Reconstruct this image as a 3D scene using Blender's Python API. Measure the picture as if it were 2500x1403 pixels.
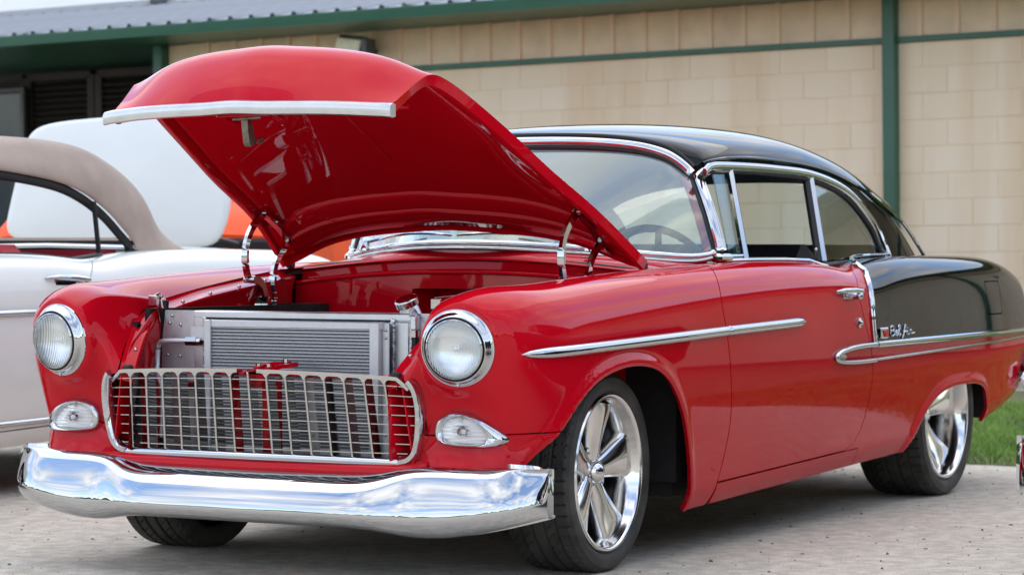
import bpy, bmesh, math, random
import numpy as np
from mathutils import Vector, Matrix

random.seed(7)
rng = np.random.default_rng(11)
for o in list(bpy.data.objects):
    bpy.data.objects.remove(o, do_unlink=True)
SC = bpy.context.scene
COL = SC.collection
PI = math.pi

# ------------------------------------------------------------------ camera
YAW, PITCH, ROLL = math.radians(208.373886), math.radians(-0.77864), math.radians(0.108)
FPX = 6618.36
cam_d = bpy.data.cameras.new('camera')
cam = bpy.data.objects.new('camera', cam_d)
COL.objects.link(cam)
_f = Vector((math.cos(PITCH) * math.cos(YAW), math.cos(PITCH) * math.sin(YAW), math.sin(PITCH)))
_r = Vector((math.sin(YAW), -math.cos(YAW), 0))
_u = _r.cross(_f)
_r2 = math.cos(ROLL) * _r + math.sin(ROLL) * _u
_u2 = -math.sin(ROLL) * _r + math.cos(ROLL) * _u
m = Matrix((_r2, _u2, -_f)).transposed().to_4x4()
m.translation = Vector((7.45477, 4.51928, 0.98414))
cam.matrix_world = m
cam_d.sensor_width = 36.0
cam_d.lens = FPX / 2500 * 36
cam_d.clip_start = 0.1
cam_d.clip_end = 3000
cam_d.dof.use_dof = True
cam_d.dof.focus_distance = 8.0
cam_d.dof.aperture_fstop = 6.5
SC.camera = cam

# ------------------------------------------------------------------ sky
SUN_EL, SUN_AZ = math.radians(68), math.radians(-140)     # azimuth of the sun measured from +x towards +y
world = bpy.data.worlds.new('World')
SC.world = world
world.use_nodes = True
wt = world.node_tree
for n in list(wt.nodes):
    wt.nodes.remove(n)
def wn(t, **k):
    n = wt.nodes.new(t)
    for a, b in k.items():
        setattr(n, a, b)
    return n
wout = wn('ShaderNodeOutputWorld')
wbg = wn('ShaderNodeBackground')
wbg.inputs['Strength'].default_value = 0.15
sky = wn('ShaderNodeTexSky')
sky.sky_type = 'NISHITA'
sky.sun_disc = False
sky.sun_elevation = SUN_EL
sky.sun_rotation = PI / 2 - SUN_AZ
sky.air_density = 1.0
sky.dust_density = 0.25
tc = wn('ShaderNodeTexCoord')
sep = wn('ShaderNodeSeparateXYZ')
wt.links.new(tc.outputs['Generated'], sep.inputs[0])
zz = wn('ShaderNodeMath', operation='MAXIMUM'); zz.inputs[1].default_value = 0.0
wt.links.new(sep.outputs['Z'], zz.inputs[0])
za = wn('ShaderNodeMath', operation='ADD'); za.inputs[1].default_value = 0.22
wt.links.new(zz.outputs[0], za.inputs[0])
dx = wn('ShaderNodeMath', operation='DIVIDE'); dy = wn('ShaderNodeMath', operation='DIVIDE')
wt.links.new(sep.outputs['X'], dx.inputs[0]); wt.links.new(za.outputs[0], dx.inputs[1])
wt.links.new(sep.outputs['Y'], dy.inputs[0]); wt.links.new(za.outputs[0], dy.inputs[1])
cmb = wn('ShaderNodeCombineXYZ')
wt.links.new(dx.outputs[0], cmb.inputs[0]); wt.links.new(dy.outputs[0], cmb.inputs[1])
nz = wn('ShaderNodeTexNoise')
nz.inputs['Scale'].default_value = 1.9; nz.inputs['Detail'].default_value = 9; nz.inputs['Roughness'].default_value = 0.58
nz.inputs['Distortion'].default_value = 0.35
wt.links.new(cmb.outputs[0], nz.inputs['Vector'])
cr = wn('ShaderNodeValToRGB')
cr.color_ramp.elements[0].position = 0.41; cr.color_ramp.elements[0].color = (0, 0, 0, 1)
cr.color_ramp.elements[1].position = 0.57; cr.color_ramp.elements[1].color = (1, 1, 1, 1)
wt.links.new(nz.outputs['Fac'], cr.inputs[0])
nz2 = wn('ShaderNodeTexNoise')
nz2.inputs['Scale'].default_value = 4.5; nz2.inputs['Detail'].default_value = 6
wt.links.new(cmb.outputs[0], nz2.inputs['Vector'])
cc = wn('ShaderNodeValToRGB')
cc.color_ramp.elements[0].position = 0.3; cc.color_ramp.elements[0].color = (2.5, 2.75, 3.2, 1)
cc.color_ramp.elements[1].position = 0.66; cc.color_ramp.elements[1].color = (4.7, 4.7, 4.8, 1)
wt.links.new(nz2.outputs['Fac'], cc.inputs[0])
mx = wn('ShaderNodeMix', data_type='RGBA')
wt.links.new(cr.outputs[0], mx.inputs['Factor'])
wt.links.new(sky.outputs[0], mx.inputs['A'])
wt.links.new(cc.outputs[0], mx.inputs['B'])
wt.links.new(mx.outputs['Result'], wbg.inputs['Color'])
wt.links.new(wbg.outputs[0], wout.inputs[0])

sd = bpy.data.lights.new('sun', 'SUN')
sd.energy = 0.6
sd.angle = math.radians(90)
sd.color = (1.0, 0.95, 0.88)
sun = bpy.data.objects.new('sun', sd)
COL.objects.link(sun)
sv = Vector((math.cos(SUN_EL) * math.cos(SUN_AZ), math.cos(SUN_EL) * math.sin(SUN_AZ), math.sin(SUN_EL)))
sun.rotation_euler = sv.to_track_quat('Z', 'Y').to_euler()
sun.location = (0, 0, 30)

SC.view_settings.view_transform = 'Standard'
SC.view_settings.look = 'None'
SC.view_settings.gamma = 1
SC.view_settings.use_curve_mapping = False
SC.view_settings.exposure = 1.35
SC.cycles.max_bounces = 10
SC.cycles.transparent_max_bounces = 16
SC.cycles.sample_clamp_indirect = 6
SC.cycles.caustics_reflective = False
SC.cycles.use_denoising = True

# ------------------------------------------------------------------ materials
def mat_base(name):
    M = bpy.data.materials.new(name)
    M.use_nodes = True
    nt = M.node_tree
    b = nt.nodes['Principled BSDF']
    return M, nt, b

def mat(name, col, rough=0.5, metal=0.0, coat=0.0, bump=0.0, bscale=200.0, var=0.0, vscale=8.0, coat_rough=0.02,
        spec=0.5, rvar=0.0, detail=4.0):
    M, nt, b = mat_base(name)
    b.inputs['Base Color'].default_value = (*col, 1)
    b.inputs['Roughness'].default_value = rough
    b.inputs['Metallic'].default_value = metal
    b.inputs['Coat Weight'].default_value = coat
    b.inputs['Coat Roughness'].default_value = coat_rough
    b.inputs['Specular IOR Level'].default_value = spec
    t = nt.nodes.new('ShaderNodeTexCoord')
    n = nt.nodes.new('ShaderNodeTexNoise')
    n.inputs['Scale'].default_value = vscale
    n.inputs['Detail'].default_value = detail
    nt.links.new(t.outputs['Object'], n.inputs['Vector'])
    r = nt.nodes.new('ShaderNodeValToRGB')
    k = var
    r.color_ramp.elements[0].position = 0.3
    r.color_ramp.elements[1].position = 0.7
    r.color_ramp.elements[0].color = (*[c * (1 - k) for c in col], 1)
    r.color_ramp.elements[1].color = (*[min(1, c * (1 + k)) for c in col], 1)
    nt.links.new(n.outputs['Fac'], r.inputs[0])
    nt.links.new(r.outputs[0], b.inputs['Base Color'])
    if rvar:
        mr = nt.nodes.new('ShaderNodeMapRange')
        mr.inputs['To Min'].default_value = max(0, rough - rvar)
        mr.inputs['To Max'].default_value = rough + rvar
        nt.links.new(n.outputs['Fac'], mr.inputs['Value'])
        nt.links.new(mr.outputs[0], b.inputs['Roughness'])
    if bump:
        n2 = nt.nodes.new('ShaderNodeTexNoise')
        n2.inputs['Scale'].default_value = bscale
        n2.inputs['Detail'].default_value = 3
        nt.links.new(t.outputs['Object'], n2.inputs['Vector'])
        bp = nt.nodes.new('ShaderNodeBump')
        bp.inputs['Strength'].default_value = bump
        bp.inputs['Distance'].default_value = 0.01
        nt.links.new(n2.outputs['Fac'], bp.inputs['Height'])
        nt.links.new(bp.outputs[0], b.inputs['Normal'])
        if coat:
            nt.links.new(bp.outputs[0], b.inputs['Coat Normal'])
    b.inputs['Coat IOR'].default_value = 1.34
    return M

RED = mat('red_paint', (0.54, 0.0028, 0.012), 0.45, 0, 0.90, spec=0.0, var=0.03, vscale=3, bump=0.012, bscale=7, coat_rough=0.015)
BLACK = mat('black_paint', (0.004, 0.004, 0.005), 0.4, 0, 1.0, spec=0.0, var=0.05, vscale=3, bump=0.012, bscale=6, coat_rough=0.015)
WHITE = mat('white_paint', (0.78, 0.80, 0.74), 0.3, 0, 0.8, var=0.02, vscale=3)
WHITE2 = mat('white_enamel', (0.80, 0.81, 0.80), 0.35, 0, 0.4, var=0.02, vscale=3)
ORANGE = mat('orange_paint', (0.85, 0.085, 0.01), 0.6, 0, 0.0, spec=0.2, var=0.05, vscale=4)
CHROME = mat('chrome', (0.56, 0.57, 0.58), 0.03, 1.0, var=0.02, vscale=5, bump=0.006, bscale=9)
STAIN = mat('stainless', (0.54, 0.53, 0.51), 0.07, 1.0, var=0.05, vscale=30, rvar=0.05)
ALU = mat('brushed_aluminium', (0.60, 0.61, 0.63), 0.36, 1.0, var=0.06, vscale=25, rvar=0.08)
ALUW = mat('satin_aluminium', (0.58, 0.59, 0.61), 0.42, 0.75, var=0.05, vscale=30, rvar=0.08)
POLISH = mat('polished_alloy', (0.76, 0.75, 0.735), 0.13, 1.0, var=0.04, vscale=14, rvar=0.02)
RUBBER = mat('rubber', (0.012, 0.012, 0.012), 0.6, 0, var=0.3, vscale=40)
BLACKIN = mat('black_trim', (0.008, 0.008, 0.009), 0.5, 0, var=0.3, vscale=20)
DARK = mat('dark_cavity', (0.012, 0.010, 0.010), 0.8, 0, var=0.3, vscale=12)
VINYL = mat('black_vinyl', (0.010, 0.010, 0.012), 0.45, 0, var=0.25, vscale=25, bump=0.05)
REDVINYL = mat('red_vinyl', (0.42, 0.008, 0.02), 0.45, 0, var=0.12, vscale=15)
CORE = mat('radiator_fins', (0.20, 0.21, 0.22), 0.55, 0.5, var=0.35, vscale=220, bump=0.4, bscale=600)
GREEN = mat('green_trim', (0.026, 0.120, 0.078), 0.42, 0, 0.15, var=0.10, vscale=3)
TAN = mat('tan_metal', (0.86, 0.645, 0.465), 0.5, 0, var=0.04, vscale=2)
BROWN = mat('brown_shutter', (0.030, 0.022, 0.018), 0.6, 0, var=0.2, vscale=6)
BULBAMBER = mat('amber_bulb', (0.65, 0.22, 0.06), 0.3)
BULBWHITE = mat('reflector_silver', (0.95, 0.96, 0.96), 0.28, 0.85, bump=0.25, bscale=35)
CANVAS = None
def canvas():
    M = mat('tan_canvas', (0.38, 0.295, 0.235), 0.85, 0, var=0.10, vscale=7, bump=0.25, bscale=350)
    return M
CANVAS = canvas()

def glass(name, tint, refl, bias):
    M, nt, b = mat_base(name)
    out = nt.nodes['Material Output']
    nt.nodes.remove(b)
    tr = nt.nodes.new('ShaderNodeBsdfTransparent')
    tr.inputs[0].default_value = (*tint, 1)
    gl = nt.nodes.new('ShaderNodeBsdfGlossy')
    gl.inputs['Roughness'].default_value = 0.01
    gl.inputs['Color'].default_value = (refl * .9, refl, refl * .98, 1)
    fc = nt.nodes.new('ShaderNodeLayerWeight')
    fc.inputs['Blend'].default_value = 0.5
    lw = nt.nodes.new('ShaderNodeMath'); lw.operation = 'POWER'; lw.inputs[1].default_value = 5.0
    nt.links.new(fc.outputs['Facing'], lw.inputs[0])
    t = nt.nodes.new('ShaderNodeTexCoord')
    n = nt.nodes.new('ShaderNodeTexNoise'); n.inputs['Scale'].default_value = 2.5
    nt.links.new(t.outputs['Object'], n.inputs[0])
    a = nt.nodes.new('ShaderNodeMath'); a.operation = 'MULTIPLY_ADD'
    a.inputs[1].default_value = 0.03; a.inputs[2].default_value = bias
    nt.links.new(n.outputs['Fac'], a.inputs[0])
    s = nt.nodes.new('ShaderNodeMath'); s.operation = 'ADD'; s.use_clamp = True
    nt.links.new(lw.outputs[0], s.inputs[0]); nt.links.new(a.outputs[0], s.inputs[1])
    mxs = nt.nodes.new('ShaderNodeMixShader')
    nt.links.new(s.outputs[0], mxs.inputs[0])
    nt.links.new(tr.outputs[0], mxs.inputs[1]); nt.links.new(gl.outputs[0], mxs.inputs[2])
    nt.links.new(mxs.outputs[0], out.inputs[0])
    return M
GLASS = glass('windscreen_glass', (0.82, 0.94, 0.91), 1.0, 0.18)
SGLASS = glass('tinted_side_glass', (0.70, 0.69, 0.67), 1.0, 0.02)

def lens_mat():
    M, nt, b = mat_base('fluted_lens')
    b.inputs['Base Color'].default_value = (0.95, 0.97, 0.97, 1)
    b.inputs['Transmission Weight'].default_value = 1.0
    b.inputs['Roughness'].default_value = 0.02
    b.inputs['IOR'].default_value = 1.4
    t = nt.nodes.new('ShaderNodeTexCoord')
    w = nt.nodes.new('ShaderNodeTexWave'); w.wave_type = 'BANDS'; w.bands_direction = 'Y'
    w.inputs['Scale'].default_value = 42; w.inputs['Distortion'].default_value = 0.2
    nt.links.new(t.outputs['Object'], w.inputs[0])
    bp = nt.nodes.new('ShaderNodeBump'); bp.inputs['Strength'].default_value = 0.20; bp.inputs['Distance'].default_value = 0.006
    nt.links.new(w.outputs['Fac'], bp.inputs['Height'])
    nt.links.new(bp.outputs[0], b.inputs['Normal'])
    return M
LENS = lens_mat()
def lens_mat2():
    M, nt, b = mat_base('ribbed_lens')
    b.inputs['Base Color'].default_value = (0.92, 0.92, 0.90, 1)
    b.inputs['Transmission Weight'].default_value = 0.30
    b.inputs['Roughness'].default_value = 0.08
    t = nt.nodes.new('ShaderNodeTexCoord')
    w = nt.nodes.new('ShaderNodeTexWave'); w.wave_type = 'BANDS'; w.bands_direction = 'Z'
    w.inputs['Scale'].default_value = 28
    nt.links.new(t.outputs['Object'], w.inputs[0])
    bp = nt.nodes.new('ShaderNodeBump'); bp.inputs['Strength'].default_value = 0.5; bp.inputs['Distance'].default_value = 0.006
    nt.links.new(w.outputs['Fac'], bp.inputs['Height'])
    nt.links.new(bp.outputs[0], b.inputs['Normal'])
    return M
LENS2 = lens_mat2()

def tyre_mat():
    M = mat('tyre_rubber', (0.046, 0.043, 0.038), 0.72, 0, var=0.45, vscale=14, bump=0.15, bscale=160)
    return M
TYRE = tyre_mat()

def ground_mat():
    M, nt, b = mat_base('sandy_gravel')
    L = nt.links.new
    t = nt.nodes.new('ShaderNodeTexCoord')
    def noise(s, d, r=0.5):
        n = nt.nodes.new('ShaderNodeTexNoise')
        n.inputs['Scale'].default_value = s; n.inputs['Detail'].default_value = d; n.inputs['Roughness'].default_value = r
        L(t.outputs['Object'], n.inputs['Vector']); return n
    def ramp(a, ca, bb, cb):
        r = nt.nodes.new('ShaderNodeValToRGB')
        r.color_ramp.elements[0].position = a; r.color_ramp.elements[0].color = (*ca, 1)
        r.color_ramp.elements[1].position = bb; r.color_ramp.elements[1].color = (*cb, 1); return r
    n1 = noise(0.9, 5, 0.6); r1 = ramp(0.32, (0.61, 0.56, 0.48), 0.68, (0.69, 0.615, 0.51)); L(n1.outputs['Fac'], r1.inputs[0])
    n2 = noise(160, 4, 0.7); r2 = ramp(0.28, (0.60, 0.59, 0.58), 0.72, (1.35, 1.34, 1.32)); L(n2.outputs['Fac'], r2.inputs[0])
    mu = nt.nodes.new('ShaderNodeMix'); mu.data_type = 'RGBA'; mu.blend_type = 'MULTIPLY'; mu.inputs['Factor'].default_value = 0.85
    L(r1.outputs[0], mu.inputs['A']); L(r2.outputs[0], mu.inputs['B'])
    v = nt.nodes.new('ShaderNodeTexVoronoi'); v.inputs['Scale'].default_value = 55
    L(t.outputs['Object'], v.inputs['Vector'])
    r3 = ramp(0.0, (0.35, 0.33, 0.31), 0.13, (1, 1, 1)); L(v.outputs['Distance'], r3.inputs[0])
    n4 = noise(9, 4); r4 = ramp(0.42, (0, 0, 0), 0.60, (0.6, 0.6, 0.6)); L(n4.outputs['Fac'], r4.inputs[0])
    mu2 = nt.nodes.new('ShaderNodeMix'); mu2.data_type = 'RGBA'; mu2.blend_type = 'MULTIPLY'
    L(r4.outputs[0], mu2.inputs['Factor']); L(mu.outputs['Result'], mu2.inputs['A']); L(r3.outputs[0], mu2.inputs['B'])
    n5 = noise(14, 5, 0.65); r5 = ramp(0.4, (0.80, 0.79, 0.78), 0.62, (1.07, 1.06, 1.05)); L(n5.outputs['Fac'], r5.inputs[0])
    mu3 = nt.nodes.new('ShaderNodeMix'); mu3.data_type = 'RGBA'; mu3.blend_type = 'MULTIPLY'; mu3.inputs['Factor'].default_value = 1
    L(mu2.outputs['Result'], mu3.inputs['A']); L(r5.outputs[0], mu3.inputs['B'])
    L(mu3.outputs['Result'], b.inputs['Base Color'])
    b.inputs['Roughness'].default_value = 0.92
    b.inputs['Specular IOR Level'].default_value = 0.2
    bp = nt.nodes.new('ShaderNodeBump'); bp.inputs['Strength'].default_value = 0.7; bp.inputs['Distance'].default_value = 0.008
    L(n2.outputs['Fac'], bp.inputs['Height']); L(bp.outputs[0], b.inputs['Normal'])
    return M
GROUND = ground_mat()
SOIL = mat('grass_soil', (0.13, 0.14, 0.06), 0.95, 0, var=0.45, vscale=6, bump=0.4, bscale=60)
GRASS = mat('grass_blades', (0.20, 0.32, 0.055), 0.6, 0, var=0.45, vscale=3)
STONE = mat('pebbles', (0.22, 0.20, 0.18), 0.85, 0, var=0.6, vscale=9)

def block_mat():
    M, nt, b = mat_base('painted_block')
    L = nt.links.new
    oi = nt.nodes.new('ShaderNodeObjectInfo')
    g = nt.nodes.new('ShaderNodeNewGeometry')
    r = nt.nodes.new('ShaderNodeValToRGB')
    r.color_ramp.elements[0].color = (0.88, 0.715, 0.535, 1); r.color_ramp.elements[1].color = (0.91, 0.76, 0.59, 1)
    L(oi.outputs['Random'], r.inputs[0])
    # rusty run-off stains: stretched noise in world space
    mp = nt.nodes.new('ShaderNodeMapping'); mp.inputs['Scale'].default_value = (1.0, 2.2, 0.22)
    L(g.outputs['Position'], mp.inputs['Vector'])
    n = nt.nodes.new('ShaderNodeTexNoise'); n.inputs['Scale'].default_value = 1.1; n.inputs['Detail'].default_value = 5
    L(mp.outputs[0], n.inputs['Vector'])
    rr = nt.nodes.new('ShaderNodeValToRGB')
    rr.color_ramp.elements[0].position = 0.45; rr.color_ramp.elements[0].color = (0, 0, 0, 1)
    rr.color_ramp.elements[1].position = 0.66; rr.color_ramp.elements[1].color = (0.7, 0.7, 0.7, 1)
    L(n.outputs['Fac'], rr.inputs[0])
    mx = nt.nodes.new('ShaderNodeMix'); mx.data_type = 'RGBA'
    L(rr.outputs[0], mx.inputs['Factor']); L(r.outputs[0], mx.inputs['A']); mx.inputs['B'].default_value = (0.78, 0.56, 0.36, 1)
    L(mx.outputs['Result'], b.inputs['Base Color'])
    b.inputs['Roughness'].default_value = 0.75
    n2 = nt.nodes.new('ShaderNodeTexNoise'); n2.inputs['Scale'].default_value = 60
    L(g.outputs['Position'], n2.inputs['Vector'])
    bp = nt.nodes.new('ShaderNodeBump'); bp.inputs['Strength'].default_value = 0.25; bp.inputs['Distance'].default_value = 0.01
    L(n2.outputs['Fac'], bp.inputs['Height']); L(bp.outputs[0], b.inputs['Normal'])
    return M
BLOCK = block_mat()
MORTAR = mat('mortar', (0.82, 0.655, 0.475), 0.9, 0, var=0.1, vscale=4, bump=0.2, bscale=80)
ROOFM = mat('roof_sheet', (0.25, 0.27, 0.30), 0.5, 0.15, var=0.12, vscale=2.5, rvar=0.1)
ROOFW = mat('roof_white', (0.42, 0.43, 0.44), 0.5, 0, var=0.05, vscale=2)
LAMPM = mat('lamp_lens', (0.92, 0.88, 0.70), 0.35, 0, var=0.1, vscale=20)
GREYM = mat('grey_metal', (0.10, 0.105, 0.11), 0.45, 0.4, var=0.15, vscale=10)
WINGLASS = mat('window_glass', (0.05, 0.06, 0.075), 0.08, 0, var=0.3, vscale=2)
TEAL = mat('teal_frame', (0.16, 0.36, 0.36), 0.4, 0, var=0.08, vscale=5)
LEAF = mat('leaves', (0.045, 0.085, 0.025), 0.6, 0, var=0.5, vscale=1.5)

# ------------------------------------------------------------------ helpers
def empty(name, loc=(0, 0, 0), rz=0.0, label=None, cat=None, group=None):
    o = bpy.data.objects.new(name, None)
    COL.objects.link(o)
    o.location = loc
    o.rotation_euler = (0, 0, rz)
    o.empty_display_size = 0.1
    if label: o['label'] = label
    if cat: o['category'] = cat
    if group: o['group'] = group
    return o

def mesh(name, V, F, material, parent=None, smooth=True, kind=None, label=None, sharp=None):
    me = bpy.data.meshes.new(name)
    me.from_pydata([tuple(map(float, v)) for v in V], [], [tuple(int(i) for i in f) for f in F])
    me.validate()
    if smooth:
        me.shade_smooth()
        if sharp:
            me.set_sharp_from_angle(angle=math.radians(sharp))
    if material: me.materials.append(material)
    o = bpy.data.objects.new(name, me)
    COL.objects.link(o)
    if parent: o.parent = parent
    if kind: o['kind'] = kind
    if label: o['label'] = label
    return o

def basis(n, t, closed=False):
    """cubic uniform B-spline basis, rows=len(t); clamped unless closed"""
    t = np.asarray(t, float)
    if closed:
        B = np.zeros((len(t), n))
        u = t * n
        i = np.floor(u).astype(int); f = u - i
        w = [(1 - f) ** 3 / 6, (3 * f ** 3 - 6 * f ** 2 + 4) / 6, (-3 * f ** 3 + 3 * f ** 2 + 3 * f + 1) / 6, f ** 3 / 6]
        for k in range(4):
            np.add.at(B, (np.arange(len(t)), (i + k - 1) % n), w[k])
        return B
    p = min(3, n - 1)
    kn = np.concatenate([np.zeros(p), np.linspace(0, 1, n - p + 1), np.ones(p)])
    N = np.zeros((len(t), len(kn) - 1))
    tt = np.clip(t, 0, 1 - 1e-9)
    for i in range(len(kn) - 1):
        N[:, i] = (tt >= kn[i]) & (tt < kn[i + 1])
    for d in range(1, p + 1):
        M = np.zeros((len(t), len(kn) - 1 - d))
        for i in range(len(kn) - 1 - d):
            a = kn[i + d] - kn[i]; b = kn[i + d + 1] - kn[i + 1]
            if a > 0: M[:, i] += (tt - kn[i]) / a * N[:, i]
            if b > 0: M[:, i] += (kn[i + d + 1] - tt) / b * N[:, i + 1]
        N = M
    return N

def bsurf(net, nu, nv):
    net = np.asarray(net, float)
    A = basis(net.shape[0], np.linspace(0, 1, nu))
    B = basis(net.shape[1], np.linspace(0, 1, nv))
    return np.einsum('ai,bj,ijk->abk', A, B, net)

def bcurve(P, n, closed=False):
    P = np.asarray(P, float)
    t = np.linspace(0, 1, n, endpoint=not closed)
    return basis(len(P), t, closed) @ P

def crom(P, n, closed=False):
    """interpolating centripetal-free Catmull-Rom through P"""
    P = np.asarray(P, float)
    N = len(P)
    segs = N if closed else N - 1
    out = []
    ts = np.linspace(0, segs, n, endpoint=not closed)
    for t in ts:
        i = min(int(t), segs - 1); f = t - i
        if closed:
            p0, p1, p2, p3 = P[(i - 1) % N], P[i % N], P[(i + 1) % N], P[(i + 2) % N]
        else:
            p1, p2 = P[i], P[i + 1]
            p0 = P[i - 1] if i > 0 else 2 * p1 - p2
            p3 = P[i + 2] if i + 2 < N else 2 * p2 - p1
        out.append(0.5 * (2 * p1 + (p2 - p0) * f + (2 * p0 - 5 * p1 + 4 * p2 - p3) * f * f + (3 * p1 - p0 - 3 * p2 + p3) * f ** 3))
    return np.array(out)

def grid_tris(nu, nv, wrap_u=False, wrap_v=False):
    F = []
    for i in range(nu if wrap_u else nu - 1):
        for j in range(nv if wrap_v else nv - 1):
            a = i * nv + j; b = ((i + 1) % nu) * nv + j
            c = ((i + 1) % nu) * nv + (j + 1) % nv; d = i * nv + (j + 1) % nv
            F.append((a, b, c)); F.append((a, c, d))
    return np.array(F)

def grid_quads(nu, nv, wrap_u=False, wrap_v=False):
    F = []
    for i in range(nu if wrap_u else nu - 1):
        for j in range(nv if wrap_v else nv - 1):
            a = i * nv + j; b = ((i + 1) % nu) * nv + j
            c = ((i + 1) % nu) * nv + (j + 1) % nv; d = i * nv + (j + 1) % nv
            F.append((a, b, c, d))
    return F

def clip(V, F, g):
    """keep the part of the triangle mesh where g >= 0 (g: one value per vertex)"""
    V = np.asarray(V); F = np.asarray(F); g = np.asarray(g, float)
    g = np.where(np.abs(g) < 1e-7, 1e-7, g)
    s = g[F] > 0
    c = s.sum(1)
    keep = [tuple(f) for f in F[c == 3]]
    newV = []; cache = {}; base = len(V)
    def cut(a, b):
        k = (a, b) if a < b else (b, a)
        if k not in cache:
            t = g[a] / (g[a] - g[b])
            newV.append(V[a] + (V[b] - V[a]) * t)
            cache[k] = base + len(newV) - 1
        return cache[k]
    for f in F[(c == 1) | (c == 2)]:
        poly = []
        for i in range(3):
            a, b = int(f[i]), int(f[(i + 1) % 3])
            if g[a] > 0: poly.append(a)
            if (g[a] > 0) != (g[b] > 0): poly.append(cut(a, b))
        for i in range(1, len(poly) - 1):
            keep.append((poly[0], poly[i], poly[i + 1]))
    V2 = np.vstack([V, np.array(newV)]) if newV else V
    F2 = np.array(keep, int).reshape(-1, 3)
    used = np.unique(F2)
    mp = -np.ones(len(V2), int); mp[used] = np.arange(len(used))
    return V2[used], mp[F2]

def flange(V, F, off):
    """returned edges: every open boundary edge is extruded by off (array per vertex or one vector)"""
    V = np.asarray(V); F = np.asarray(F)
    E = {}
    for f in F:
        for i in range(3):
            a, b = int(f[i]), int(f[(i + 1) % 3])
            E[(a, b)] = 1
    bd = [(a, b) for (a, b) in E if (b, a) not in E]
    off = np.asarray(off, float)
    if off.ndim == 1: off = np.tile(off, (len(V), 1))
    idx = {}
    NV = []
    def get(i):
        if i not in idx:
            idx[i] = len(V) + len(NV)
            NV.append(V[i]); NV.append(V[i] + off[i])
        return idx[i]
    NF = []
    for a, b in bd:
        ia, ib = get(a), get(b)
        NF.append((ib, ia, ia + 1)); NF.append((ib, ia + 1, ib + 1))
    if not NV: return V, F
    return np.vstack([V, np.array(NV)]), np.vstack([F, np.array(NF)])

def vnormals(V, F):
    V = np.asarray(V); F = np.asarray(F)
    n = np.cross(V[F[:, 1]] - V[F[:, 0]], V[F[:, 2]] - V[F[:, 0]])
    N = np.zeros_like(V)
    for k in range(3): np.add.at(N, F[:, k], n)
    return N / (np.linalg.norm(N, axis=1, keepdims=True) + 1e-12)

def mirror(V, F):
    V = np.array(V) * np.array([1, -1, 1]); F = np.asarray(F)[:, ::-1]
    return V, F

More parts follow.
